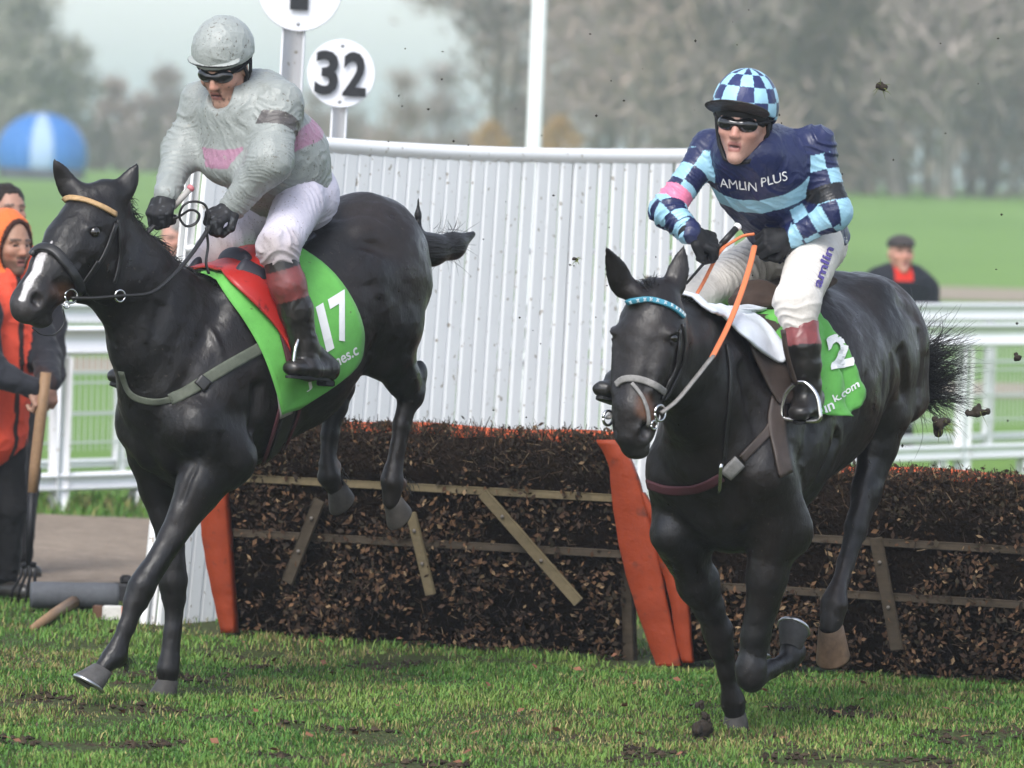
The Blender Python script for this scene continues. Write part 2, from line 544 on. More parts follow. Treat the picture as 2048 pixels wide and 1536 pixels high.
def gz(x, y):
    """height of the land: small bumps on the near turf, a rise far off"""
    q = np.stack([np.ravel(x), np.ravel(y), np.zeros(np.size(x))], 1)
    near = np.clip((31 - q[:, 1]) / 6, 0, 1)
    z = near * (.012 * vnoise(q, 2.3, 3) + .008 * vnoise(q, 5.1, 4))
    f = np.clip((q[:, 1] - 105) / 110, 0, 1); rise = RISE * f * f * (3 - 2 * f)
    return (np.minimum(z, .012) + rise).reshape(np.shape(x))
V = np.stack([X.ravel(), Y.ravel(), gz(X, Y).ravel()], 1)
ny, nx = X.shape
ii = (np.arange(ny - 1)[:, None] * nx + np.arange(nx - 1)[None, :]).ravel()
tag(part('ground', V, ground_mat(), F4=np.stack([ii, ii + 1, ii + nx + 1, ii + nx], 1)), 'green racecourse turf stretching to the trees', 'ground', kind='structure')
sand = M('track_sand', (.25, .20, .155), rough=.95, spec=.1, var=[(9, .25), (1.4, .15, (1, .3, 1))], bump=[(22, .8, .03)])
path_m = M('path_earth', (.30, .25, .19), rough=.95, spec=.1, var=(1.2, .2))
def strip(name, y0, y1, z, mat, label, x0=-60, x1=60, wob=.12, sl=0.0):
    xs = np.linspace(x0, x1, 160 if abs(x1 - x0) < 200 else 60); ys = np.linspace(0, 1, 10)
    Vs = []
    for t in ys:
        for x in xs:
            e0 = y0 + sl * x + wob * math.sin(x * 3.1) + wob * .7 * math.sin(x * 7.7 + 1); e1 = y1 + sl * x + wob * math.sin(x * 2.3 + 2)
            Vs.append((x, e0 + (e1 - e0) * t, z))
    n_ = len(xs); i_ = (np.arange(9)[:, None] * n_ + np.arange(n_ - 1)[None, :]).ravel()
    return tag(part(name, Vs, mat, F4=np.stack([i_, i_ + 1, i_ + n_ + 1, i_ + n_], 1)), label, 'track', kind='structure')
strip('sand_track', 24.5, 29.7, .017, sand, 'brown sand and soil track behind the hurdle', x0=-14, x1=20, sl=.02)
strip('path', 50.0, 54.0, .006, path_m, 'brown earth path behind the rail fences', x0=-80, x1=80)
strip('path', 92.0, 104.0, .010, path_m, 'thin brown track crossing the far field', x0=-90, x1=90)
hill_m = M('hill_haze_tint', (.36, .43, .46), rough=1, spec=0, var=(.004, .25))  # distance haze painted into the hill colour as pale blue-grey
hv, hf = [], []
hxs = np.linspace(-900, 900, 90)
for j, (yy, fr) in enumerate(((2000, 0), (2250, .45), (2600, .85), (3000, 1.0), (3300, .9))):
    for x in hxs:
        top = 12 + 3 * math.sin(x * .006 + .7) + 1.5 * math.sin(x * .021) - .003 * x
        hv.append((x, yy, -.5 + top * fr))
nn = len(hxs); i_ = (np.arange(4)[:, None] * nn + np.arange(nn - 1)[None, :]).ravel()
tag(part('hills', hv, hill_m, F4=np.stack([i_, i_ + 1, i_ + nn + 1, i_ + nn], 1)), 'hillside tinted pale haze-blue far behind the trees', 'hills', kind='structure')

# ================================================================== trees beyond the course
def tree_proto(seed, h, kind):
    rg = np.random.default_rng(seed); mbt = MB()
    tips = []
    def grow(p, d, L, r_, lv):
        q = p + d * L; m_ = (p + q) / 2 + rg.normal(0, .03 * L, 3)
        mbt.tube([p, m_, q], [r_, r_ * .85, r_ * .65], 5 if lv < 2 else 3, cap=False)
        if lv >= 3 or r_ < .012:
            tips.append((q, d)); return
        n = 4 if lv == 0 else 3
        tips.append((q, d))
        for i in range(n):
            a = rg.uniform(0, 6.28); sp = rg.uniform(.25, .6) if kind == 'poplar' else rg.uniform(.45, .95)
            s1 = nrm(np.cross(d, (math.cos(a), math.sin(a), .3))); nd = nrm(d * math.cos(sp) + s1 * math.sin(sp) + np.array([0, 0, .12]))
            grow(q if i else q, nd, L * rg.uniform(.62, .86), r_ * .6, lv + 1)
    tr_h = h * .2
    p = np.zeros(3)
    for i in range(4):
        q = np.array([rg.normal(0, .15), rg.normal(0, .15), tr_h * (i + 1)])
        mbt.tube([p, q], [.26 * h / 12 * (1 - .17 * i), .26 * h / 12 * (1 - .17 * (i + 1))], 7, cap=False)
        for j in range(3 + i):
            a = rg.uniform(0, 6.28); el = rg.uniform(.5, 1.1) if kind == 'poplar' else rg.uniform(.15, .8)
            grow(p + (q - p) * rg.uniform(.1, 1), np.array([math.cos(a) * math.cos(el), math.sin(a) * math.cos(el), math.sin(el)]), h * .13 * rg.uniform(.7, 1.2), .07 * h / 12, 1)
        p = q
    grow(p, np.array([0, 0, 1.0]), h * .13, .1, 0)
    # twigs and last leaves: thin slivers spread along the branch ends
    T = np.array([t[0] for t in tips]); Dn = np.array([t[1] for t in tips])
    k = 4200 if kind != 'bush' else 3600
    i = rg.integers(0, len(T), k); sd = h * (.045 if kind == 'poplar' else .06)
    c = T[i] + rg.normal(0, sd, (k, 3)); c[:, 2] = np.maximum(c[:, 2], .1)
    dr = Dn[i] + rg.normal(0, .5, (k, 3)); dr /= np.linalg.norm(dr, axis=1, keepdims=True)
    s_ = np.cross(dr, rg.normal(0, 1, (k, 3))); s_ /= np.linalg.norm(s_, axis=1, keepdims=True)
    Ln = rg.uniform(.2, .6, k)[:, None] * h / 12; W_ = rg.uniform(.02, .06, k)[:, None] * (1.0 if kind != 'bush' else 2.5)
    tv = np.stack([c - dr * Ln - s_ * W_, c - dr * Ln * .2 + s_ * W_, c + dr * Ln, c + dr * Ln * .1 - s_ * W_ * 1.2], 1).reshape(-1, 3)
    tf = np.arange(k * 4).reshape(-1, 4)
    return mbt, tv, tf
bark = M('bark', (.22, .19, .17), rough=.9, spec=.1, var=(3, .3))
twig_ms = [M('twig_grey', (.325, .268, .24), rough=.95, spec=.05, var=(.4, .3)), M('twig_brown', (.345, .265, .22), rough=.95, spec=.05, var=(.4, .3)),  # twig tones paled to stand in for thicker haze over the trees
           M('leaf_gold', (.44, .27, .10), rough=.9, spec=.1, var=(.6, .35)), M('leaf_olive', (.30, .285, .23), rough=.9, spec=.1, var=(.4, .3))]
protos = {}
def tree(name, kind, x, y, h, mat, label, seed, group, turn=0.0):
    key = (kind, seed, mat)
    root = empty(name, (x, y, RISE - .05), label, 'tree', group)
    if key not in protos:
        mbt, tv, tf = tree_proto(seed, 12.0, kind)
        root.location = (0, 0, 0); ORG[root.name] = np.zeros(3)
        a = mbt.build('trunk', bark, root, True); b = part('crown', tv, twig_ms[mat], root, F4=tf, shade=False)
        root.location = (x, y, RISE - .05); protos[key] = (a, b)
    else:
        for o in protos[key]:
            c = o.copy(); COL.objects.link(c); c.parent = root
    root.scale = (h / 12 * 1.05, h / 12 * 1.05, h / 12); root.rotation_euler = (0, 0, turn)
    return root
def xat(px, D): return P(px, 380, D)[0]
rg = np.random.default_rng(5)
GT = 'bare trees along the far side of the course'
spots = []
for row, (D, n, x0, x1) in enumerate(((215, 9, 1190, 2150), (250, 9, 1150, 2130), (290, 8, 1130, 2140))):
    for i in range(n):
        spots.append((x0 + (x1 - x0) * (i + .5) / n + rg.uniform(-25, 25), D + rg.uniform(-9, 9), rg.uniform(13.5, 17), ('poplar', 'oak')[(i + row) % 2], (i + row) % 2))
for i, (px, D, h, kd, mt) in enumerate(spots):
    tree('bare_tree', kd, xat(px, D), D, h, mt, ['tall bare grey-brown tree in the dense belt behind the riders', 'tall leafless brown tree in the dense belt behind the riders'][mt], 1 + i % 3, GT, rg.uniform(0, 6))
tree('poplar_tree', 'poplar', xat(985, 225), 225, 11.5, 0, 'slim bare poplar standing apart just left of the tall white pole', 2, None, 1.0)
for px, D, h, mt, kd in ((700, 240, 3.4, 0, 'oak'), (790, 235, 3.9, 1, 'oak'), (880, 240, 4.3, 0, 'oak'), (1010, 235, 4.4, 1, 'oak'), (620, 250, 3.3, 0, 'oak')):
    tree('scrub_tree', kd, xat(px, D), D, h, mt, 'low bare grey tree in the thin stretch above the white wing', 4, 'low bare trees above the wing', px)
for px, D, h in ((975, 205, 2.0), (1112, 205, 2.2)):
    tree('autumn_tree', 'bush', xat(px, D), D, h, 2, 'small autumn tree with gold leaves %s the tall white pole' % ('just left of' if px < 1060 else 'just right of'), 6, None, 2.0)
for px, D, h, mt in ((-30, 260, 8.2, 3), (50, 255, 7.0, 3), (130, 260, 5.0, 3), (230, 270, 3.8, 1), (320, 265, 4.2, 0), (410, 270, 3.6, 1), (520, 260, 3.6, 0)):
    tree('leafy_tree', 'bush', xat(px, D), D, h, mt, 'rounded dull olive tree on the far skyline behind the orange workers' if mt == 3 else 'low brown tree on the far skyline behind the grey rider', 7, 'rounded trees on the far skyline', px * .1)
# under-storey: a hedge and saplings nobody could count
k = 42000
hx = rg.uniform(-75, 75, k); hy = rg.uniform(262, 312, k); hh = np.where(hx > xat(1085, 290), 14.5, 3.2) * np.sqrt(rg.uniform(.0, 1, k)) * (.75 + .25 * np.sin(hx * .35))
c = np.stack([hx, hy, hh + RISE], 1); dr = rg.normal(0, .5, (k, 3)) + np.array([0, 0, 1.0]); s_ = np.cross(dr, rg.normal(0, 1, (k, 3))); s_ /= np.linalg.norm(s_, axis=1, keepdims=True)
Ln = rg.uniform(.4, 1.3, k)[:, None]; W_ = rg.uniform(.06, .22, k)[:, None]
tv = np.stack([c - dr * Ln * .5, c + s_ * W_, c + dr * Ln * .6, c - s_ * W_], 1).reshape(-1, 3)
tag(part('undergrowth', tv, M('undergrowth', (.32, .265, .235), rough=.95, spec=.05, var=[(.09, .3), (.5, .25)]), F4=np.arange(k * 4).reshape(-1, 4), shade=False), 'tangled brown saplings and hedge under the far trees', 'undergrowth', kind='stuff')

# ================================================================== white paint, rails
white = M('white_plastic', (.84, .84, .84), rough=.42, spec=.5, var=[(1.6, .05)], speck=[(34, .68, (.35, .3, .24))], coord='Object')
white_rail = M('white_rail', (.86, .86, .88), rough=.35, spec=.5, var=[(.9, .05)])
white_post = M('white_paint', (.82, .82, .84), rough=.5, spec=.4, var=[(3, .06)], speck=[(26, .7, (.4, .36, .3))])
def rail_fence(name, a, b, label, top, thick, lows, posts, shorts, pw=.10, mesh=False, depth=.07):
    a, b = np.asarray(a, float), np.asarray(b, float); d = nrm(b - a); L_ = np.linalg.norm(b - a); up = np.array([0, 0, 1.0])
    root = empty(name, (*a[:2], 0), label, 'rail')
    m = MB(); m.bar(a + up * (top - thick / 2), b + up * (top - thick / 2), depth, thick, bev=.02); m.build('top_rail', white_rail, root, True)
    for (z, t, r_) in lows:
        m = MB(); m.bar(a + up * z - np.array([d[1], -d[0], 0]) * .0, b + up * z, r_, t, bev=.018); m.build('low_rail', white_rail, root, True)
    off = np.array([d[1], -d[0], 0]) * -.075
    for t in posts:
        m = MB(); p = a + d * t - off * 0; m.box(p + up * ((top - thick) / 2 - .1) , (pw, pw * .8, top - thick + .2 - .004), (d, np.array([-d[1], d[0], 0]), up), .012); m.build('post', white_post, root, True)
    for t in shorts:
        m = MB(); p = a + d * t; hz = lows[0][0] - lows[0][1] / 2; m.box(p + up * (hz / 2 - .1), (pw, pw * .8, hz + .2 - .004), (d, np.array([-d[1], d[0], 0]), up), .012); m.build('short_post', white_post, root, True)
    if mesh:
        m = MB(); n = int(L_ / .05); o = np.array([-d[1], d[0], 0]) * -.06
        for i in range(n):
            p = a + d * (i * .05) + o; m.bar(p + up * .2, p + up * (top - .1), .004, .004, up=(d[1], -d[0], 0))
        for z, t in ((.25, .012), (.42, .022), (.60, .012), (.66, .022), (.86, .018)):
            m.bar(a + o * 1.12 + up * z, b + o * 1.12 + up * z, .006, t)
        m.build('wire_mesh', M('wire', (.55, .58, .56), rough=.5), root)
    return root
A1, dR = np.array([-2.44, 30.3, 0]), nrm((.654, .757, 0))
rail_fence('rail_fence', A1 - dR * 9, A1 + dR * 22, 'white rail fence just behind the sand track, with one fat top rail', 1.0, .155, [(.155, .10, .09)], [9 - 2.77 * 2, 9 - 2.77, 9, 9 + 2.77, 9 + 5.5, 9 + 8.25, 9 + 11, 9 + 14], [9.62, 9 + 8.0, 9 + 8.95, 9 + 5.0], .105)
A2 = np.array([-2.9, 32.4, 0])
rail_fence('rail_fence', A2 - dR * 9, A2 + dR * 24, 'farther white rail fence hung with wire mesh', 1.07, .13, [(.85, .07, .06), (.12, .06, .05)], [1.2 + 2.9 * i for i in range(11)], [], .08, mesh=True)
# a tall white pole behind the wing
pb = P(1060, 320, 43.0); pb[2] = 0
m = MB(); m.lathe((0, 0, -.2), (0, 0, 1), [(.068, 0), (.068, .4), (.060, 2.5), (.055, 7.5), (.02, 7.56)], 14)
for i, v in enumerate(m.V):
    m.V[i] = (pb[0] + v[0] + v[2] * .012, pb[1] + v[1], v[2])
tag(m.build('flagpole', white_rail, None, True, loc=pb), 'tall plain white pole rising behind the slatted wing', 'pole')
# ================================================================== number discs
black_paint = M('black_paint', (.012, .013, .016), rough=.45)
disc_m = M('white_disc', (.74, .75, .79), rough=.35, spec=.5, var=[(5, .04)])
steel = M('steel', (.35, .35, .36), rough=.35, metal=1.0)
def disc_sign(px, py, D, rad, post_w, txt, tw, th_, label, lean=.026, dx=0.0):
    c = P(px, py, D); root = empty('distance_marker', (c[0] - c[2] * lean, c[1], 0), label, 'marker sign')
    up = nrm((lean, 0, 1)); rt = nrm(np.cross((0, 1, 0), up)); rt = -rt if rt[0] < 0 else rt; nf = np.array([0, -1.0, 0])
    m = MB(); p0 = c - up * (c[2] + .2) + rt * dx + nf * -.045; m.bar(p0, c + up * rad * .55 + rt * dx - nf * .045, post_w, .05, up=(0, 1, 0), bev=.008); m.build('post', white_post, root, True)
    m = MB(); m.lathe(c - nf * .018, nf, [(rad * .985, 0), (rad, .004), (rad, .014), (rad * .985, .018)], 56); m.build('disc', disc_m, root, False)
    for q, ch in enumerate(txt):
        Vt, Ft = text_mesh(ch, .030, 0); x0, wd_ = ((0, 1) if len(txt) == 1 else ((0, .455), (.545, .455))[q])
        W3 = c + nf * .0205 + (x0 + Vt[:, :1] * wd_ - .5) * tw * rt + (Vt[:, 1:] - .5) * th_ * up
        part('digit', W3, black_paint, root, F3=Ft, shade=False)
    for sg in (-1, 1):
        m = MB(); m.lathe(c + up * rad * .82 * sg + nf * .0, nf, [(.008, 0), (.008, .004), (.004, .006)], 10); m.build('screw', steel, root, True)
    return root
disc_sign(682, 147, 25.2, .154, .074, '32', .232, .200, 'white round disc on a post with black number 32')
disc_sign(600, -22, 25.4, .192, .108, '1', .082, .19, 'bigger white disc with number 1 on a thicker post', dx=-.02)
# ================================================================== slatted wing
W0, W1 = np.array([-1.44, 22.88, 0]), np.array([1.02, 26.2, 0])
wing = empty('wing', W0, 'tall white slatted plastic wing standing at the end of the hurdle', 'fence wing')
dW = nrm(W1 - W0); LW = np.linalg.norm(W1 - W0); nW = np.array([dW[1], -dW[0], 0])      # nW faces the camera side
def wing_pt(t, z, o=0.0):
    t = t + .26 * max(0, 1 - t / LW) * z / 2.0; s_ = t / LW; bow = .10 * math.sin(math.pi * s_)
    return W0 + dW * t + nW * (o - bow) + np.array([0, 0, z])
def wing_top(t): return 2.02 - .035 * math.sin(math.pi * min(1, t / LW)) - .012 * t / LW
m = MB(); ts = np.linspace(-.02, LW + .02, 40)
m.tube([wing_pt(t, wing_top(t), .0) for t in ts], .034, 14); m.build('top_rail', white, wing, True)
pitch = .098; n = int(LW / pitch); rgw = np.random.default_rng(3)
for i in range(n):
    t = (i + .5) * pitch; m = MB(); a = wing_pt(t, -.05, .012); b = wing_pt(t + rgw.normal(0, .004), wing_top(t) - .034, .012)
    w_ = .087
    up_ = nW; d_ = nrm(b - a); sd = nrm(np.cross(d_, up_))
    prof = [(-.5, 0), (-.5, .45), (-.36, 1), (.36, 1), (.5, .45), (.5, 0)]
    V = [q + sd * (x * w_) + up_ * (y * .013) for q in (a, b) for x, y in prof]
    m.add(V, [(k, (k + 1) % 6, 6 + (k + 1) % 6, 6 + k) for k in range(6)] + [(5, 4, 3, 2, 1, 0), (6, 7, 8, 9, 10, 11)])
    m.build('slat', white, wing)
for z in (.55, 1.05, 1.55):
    m = MB(); m.tube([wing_pt(t, z, -.012) for t in ts], .014, 8); m.build('cross_rail', white, wing, True)
for t in (.02, LW * .36, LW * .7, LW - .02):
    m = MB(); m.bar(wing_pt(t, -.1, -.05), wing_pt(t, wing_top(t) - .03, -.05), .06, .05, up=nW, bev=.008); m.build('upright', white, wing, True)

# ================================================================== hurdles
H0, H1 = G(452, 1268), G(2048, 1368); H0[2] = H1[2] = 0
dH = nrm(H1 - H0); nH = np.array([dH[1], -dH[0], 0]); nH = nH if nH[1] < 0 else -nH        # nH towards the camera
LEAN = .16
def hp(t, z, o=0.0): return H0 + dH * t + nH * (o + LEAN * z) + np.array([0, 0, z])
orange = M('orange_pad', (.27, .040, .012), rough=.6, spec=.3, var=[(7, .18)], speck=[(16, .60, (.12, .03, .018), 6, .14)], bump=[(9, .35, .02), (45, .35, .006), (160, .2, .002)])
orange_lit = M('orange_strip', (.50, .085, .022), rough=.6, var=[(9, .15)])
timber = M('timber', (.060, .046, .032), rough=.8, spec=.2, var=[(4, .3, (1, 1, 9)), (40, .2)], bump=[(30, .4, .004, (1, 1, 12))])
timber_pale = M('pale_timber', (.15, .118, .068), rough=.8, spec=.2, var=[(4, .25, (1, 1, 4)), (60, .15)], bump=[(40, .4, .004)])
leafm = M('dead_leaf', attr=True, rough=.75, spec=.2, var=[(30, .25)])
twigm = M('birch_twig', attr=True, rough=.8, spec=.2)
core_m = M('brush_core', (.022, .015, .011), rough=1, spec=0, bump=[(40, 1, .03)])
def brush(root, t0, t1, seed, top):
    r_ = np.random.default_rng(seed); sh_ = .885 - top
    # dense core that the twigs are packed round
    m = MB(); n_ = 40; prof = [(-.10, .02), (-.10, .70 - sh_), (-.06, top - .05), (.00, top - .03), (.055, top - .05), (.070, top - .10), (.072, .70 - sh_), (.035, .66 - sh_), (.03, .02)]
    tt = np.linspace(t0 + .02, t1 - .02, n_); V = []
    for t in tt:
        for o, z in prof: V.append(hp(t, z + r_.normal(0, .006), o + r_.normal(0, .006)))
    k = len(prof)
    m.add(V, [(i * k + j, (i + 1) * k + j, (i + 1) * k + (j + 1) % k, i * k + (j + 1) % k) for i in range(n_ - 1) for j in range(k)] + [tuple(range(k)), tuple((n_ - 1) * k + j for j in range(k - 1, -1, -1))])
    core = m.build('packed_core', core_m, root, True)
    # leaves
    dens = 8200; k = int(dens * (t1 - t0))
    t = r_.uniform(t0, t1, k); z = r_.uniform(0.0, top + .015, k); up_ = z > .675 - sh_
    o = np.where(up_, .085, .045) + r_.normal(0, .022, k); z += r_.normal(0, .01, k)
    ontop = r_.uniform(0, 1, k) < .12; o = np.where(ontop, r_.uniform(-.07, .08, k), o); z = np.where(ontop, top - .02 + r_.normal(0, .02, k), z)
    c = H0 + dH * t[:, None] + nH * (o + LEAN * z)[:, None] + np.array([0, 0, 1.0]) * z[:, None]
    a = r_.normal(0, 1, (k, 3)); a /= np.linalg.norm(a, axis=1, keepdims=True)
    nn_ = nH + r_.normal(0, .55, (k, 3)); b = np.cross(a, nn_); b /= np.linalg.norm(b, axis=1, keepdims=True); a = np.cross(b, nn_); a /= np.linalg.norm(a, axis=1, keepdims=True)
    sz = (r_.uniform(.006, .017, k) * np.where(up_, .80, 1.08))[:, None]; wd = sz * r_.uniform(.3, .62, k)[:, None]; nn_ /= np.linalg.norm(nn_, axis=1, keepdims=True)
    V = np.stack([c - a * sz, c + b * wd + nn_ * wd * .4, c + a * sz + nn_ * sz * .3, c - b * wd + nn_ * wd * .4], 1).reshape(-1, 3)
    pal = np.array([(.080, .042, .023), (.048, .028, .018), (.135, .072, .036), (.024, .016, .010), (.22, .145, .08), (.034, .026, .015)])
    ci = r_.choice(6, k, p=(.22, .24, .13, .25, .07, .09)); ci = np.where(up_ & (r_.uniform(0, 1, k) < .60), r_.choice([3, 5], k), ci)
    cl = pal[ci] * r_.uniform(.7, 1.25, (k, 1))
    # clumps: some patches keep their leaves, others have lost them
    keep = vnoise(np.stack([t, z, t * 0], 1), 9.0, seed) * 1.2 + .5 * vnoise(np.stack([t, z, t * 0], 1), 26.0, seed + 3) + .48 > r_.uniform(-.3, 1.0, k)
    V = V.reshape(-1, 4, 3)[keep].reshape(-1, 3); cl = np.repeat(cl[keep], 4, 0)
    part('dead_leaves', V, leafm, root, F4=np.arange(len(V)).reshape(-1, 4), shade=False, cols=cl)['kind'] = 'stuff'
    # twigs: thin three-sided sticks, bristling along the top
    k = int(2100 * (t1 - t0)); t = r_.uniform(t0, t1, k); hi_ = r_.uniform(0, 1, k) < .74
    z = np.where(hi_, .68 - sh_ + (top - .68 + sh_) * r_.uniform(0, 1, k) ** .45, r_.uniform(.02, .6, k)); o = np.where(hi_, r_.uniform(-.06, .085, k) * np.where(z > .83 - sh_, 1, 0) + np.where(z > .83 - sh_, 0, .072), .04) + r_.normal(0, .008, k)
    a = H0 + dH * t[:, None] + nH * (o + LEAN * z)[:, None] + np.array([0, 0, 1.0]) * z[:, None]
    d = np.where(hi_, 1.0, .5)[:, None] * (np.array([0, 0, .75]) + nH * .25) + r_.normal(0, .75, (k, 3)) + dH * -.25; d /= np.linalg.norm(d, axis=1, keepdims=True)
    L_ = r_.uniform(.02, .062, k)[:, None]; e = a + d * L_; tp_ = r_.uniform(0, 1, k) < .16; a[tp_, 2] = top - .03; a[tp_] += nH * r_.uniform(-.05, .05, (tp_.sum(), 1)); d[tp_] = np.array([0, 0, .9]) + r_.normal(0, .45, (tp_.sum(), 3)); e = a + d * L_; e[:, 2] = np.minimum(e[:, 2], top + .02 + .04 * r_.uniform(0, 1, k) ** 2 + .012 * np.sin(t * 7)); rr = r_.uniform(.0011, .0026, k)[:, None]
    p_ = np.cross(d, nH); p_ /= np.linalg.norm(p_, axis=1, keepdims=True) + 1e-9; q_ = np.cross(d, p_)
    V = np.stack([a + p_ * rr, a - p_ * .5 * rr + q_ * rr, a - p_ * .5 * rr - q_ * rr, e + p_ * rr * .5, e - p_ * .3 * rr + q_ * rr * .5, e - p_ * .3 * rr - q_ * rr * .5], 1).reshape(-1, 3)
    base = np.arange(k)[:, None] * 6
    F = np.concatenate([base + np.array([[0, 1, 4, 3]]), base + np.array([[1, 2, 5, 4]]), base + np.array([[2, 0, 3, 5]])])
    pal = np.array([(.028, .018, .012), (.045, .028, .018), (.08, .05, .028), (.14, .10, .06)]); cl = np.repeat(pal[r_.choice(4, k, p=(.56, .3, .10, .04))], 6, 0)
    part('twigs', V, twigm, root, F4=F, shade=False, cols=cl)['kind'] = 'stuff'
def wplank(m, ta, za, tb, zb, wdt, o=.055, th=.022):
    m.bar(hp(ta, za, o), hp(tb, zb, o), th, wdt, up=nrm(np.cross(dH, nrm(hp(0, 1) - hp(0, 0)))) if False else nrm(np.cross(nrm(hp(tb, zb) - hp(ta, za)), nH)), bev=.003)
bolt_m = M('rusty_bolt', (.16, .14, .12), rough=.6, metal=.5)
def bolt(root, t, z, o):
    m = MB(); m.lathe(hp(t, z, o), nH, [(.008, 0), (.008, .003), (.004, .005)], 8); m.build('bolt', bolt_m, root, True)
def hurdle(t0, t1, label, seed, braces, rails, top=.885):
    root = empty('hurdle', hp(t0, 0), label, 'hurdle', None)
    brush(root, t0 + .03, t1 - .03, seed, top)
    for (za, zb, mm) in rails:
        m = MB(); wplank(m, t0 + .03, za, t1 - .03, zb, .032, .048); m.build('rail', mm, root)
    for (ta, za, tb, zb, wd_, mm) in braces:
        m = MB(); wplank(m, ta, za, tb, zb, wd_, .092, .02); m.build('brace', mm, root)
        for f in (.22, .62): bolt(root, ta + (tb - ta) * f, za + (zb - za) * f, .103)
    for t in (t0 + .03, t1 - .03):
        m = MB(); m.bar(hp(t, -.12, .0), hp(t, top - .02, .0), .05, .05, up=nH, bev=.004); m.build('upright', timber, root)
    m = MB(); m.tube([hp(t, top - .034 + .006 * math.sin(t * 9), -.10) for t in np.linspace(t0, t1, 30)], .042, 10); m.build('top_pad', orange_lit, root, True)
    return root
def tz(px, py, o=.09):
    """hurdle-plane coordinates (along, height) of the spot seen at px, py"""
    up = hp(0, 1) - hp(0, 0); n_ = nrm(np.cross(dH, up)); d = ray(px, py); q = hp(0, 0, o); t = ((q - C0) @ n_) / (d @ n_); p = C0 + t * d
    z = p[2]; return (p - hp(0, z, o)) @ dH, z
def br(x0, y0, x1, y1, wd_, mm): return (*tz(x0, y0), *tz(x1, y1), wd_, mm)
tm = tz(1262, 1150)[0]
hurdle(0.0, tm - .02, 'brushwood hurdle with a pale diagonal brace behind the hooves of the grey-silked rider\'s horse', 21,
       [br(965, 985, 1158, 1205, .045, timber_pale), br(822, 1025, 862, 1190, .042, timber_pale), br(640, 1000, 575, 1165, .05, timber)],
       [(.645, .64, timber_pale), (.42, .42, timber)])
hurdle(tm + .10, tm + 3.0, 'second brushwood hurdle running behind the dark horse of the blue rider', 22,
       [br(1752, 1075, 1795, 1300, .05, timber), br(2150, 1000, 2230, 1250, .045, timber)], [(.525, .515, timber), (.315, .305, timber)], .80)
def pad(px, label, o, th, group):
    """an upright end pad; px: pairs (left edge, right edge, y) down the photo, laid in the hurdle's own plane"""
    L_, R_ = [], []
    for xl, xr, y in px:
        L_.append(tz(xl, y, o)); R_.append(tz(xr, y, o))
    L_, R_ = spline(L_, 5), spline(R_, 5); n_ = len(L_); V = []; prof = [(0, 0), (.0, .75), (.05, .97), (.5, 1.0), (.95, .97), (1, .75), (1, 0)]
    for i in range(n_):
        for f, q in prof:
            t = L_[i][0] + (R_[i][0] - L_[i][0]) * f; z = L_[i][1] + (R_[i][1] - L_[i][1]) * f
            V.append(hp(t, z, o - th + th * q + .003 * math.sin(i * 1.9 + f * 3)))
    k = 7; m = MB(); m.add(V, [(i * k + j, i * k + (j + 1) % k, (i + 1) * k + (j + 1) % k, (i + 1) * k + j) for i in range(n_ - 1) for j in range(k)] + [tuple(range(k - 1, -1, -1)), tuple((n_ - 1) * k + j for j in range(k))])
    o_ = m.build('end_pad', orange, None, True, loc=hp(tz(px[-1][0], px[-1][2], o)[0], 0, o)); return tag(o_, label, 'hurdle pad')
pad([(1190, 1232, 880), (1215, 1262, 930), (1222, 1285, 1000), (1240, 1312, 1110), (1268, 1332, 1210), (1306, 1356, 1318), (1310, 1358, 1332)], 'wide worn orange pad between the two hurdles', .13, .035, None)
pad([(1264, 1285, 985), (1296, 1318, 1040), (1316, 1350, 1120), (1338, 1372, 1200), (1352, 1380, 1290), (1364, 1384, 1326)], 'narrow orange pad folded beside the wider one, nearer the blue rider\'s horse', .115, .03, None)
pad([(405, 447, 985), (398, 452, 1040), (408, 458, 1120), (425, 463, 1200), (440, 468, 1266)], 'orange pad on the far end of the hurdle against the white slats', .12, .05, None)
# ================================================================== horses
LAT = np.array([0.0, 1.0, 0.0])
coat = M('dark_coat', attr=True, rough=.42, spec=.42, var=[(14, .35), (3, .25), (120, .25, (1, 1, .3))], speck=[(55, .73, (.055, .042, .032), 2, .03), (120, .76, (.07, .055, .042), 1, .03)], bump=[(7, .30, .03), (24, .30, .007, (1, 1, .6)), (70, .30, .003, (1, 1, .4)), (190, .45, .0016, (1, 1, .3))], rvar=(8, .26, .62), sheen=0)
hair_m = M('black_hair', (.010, .009, .009), rough=.38, spec=.45)
hoof_m = M('hoof_horn', attr=True, rough=.55, spec=.35, var=[(40, .3), (9, .2)], bump=[(60, .3, .003)])
shoe_m = M('horseshoe', (.55, .55, .56), rough=.35, metal=1.0)
eye_m = M('horse_eye', (.012, .008, .006), rough=.06, spec=.7, coat=.6)
leather = M('black_leather', (.016, .015, .015), rough=.42, spec=.5, bump=[(120, .2, .001)])
leather_g = M('worn_girth', (.085, .095, .07), rough=.7, var=[(30, .3)], bump=[(220, .4, .001)])
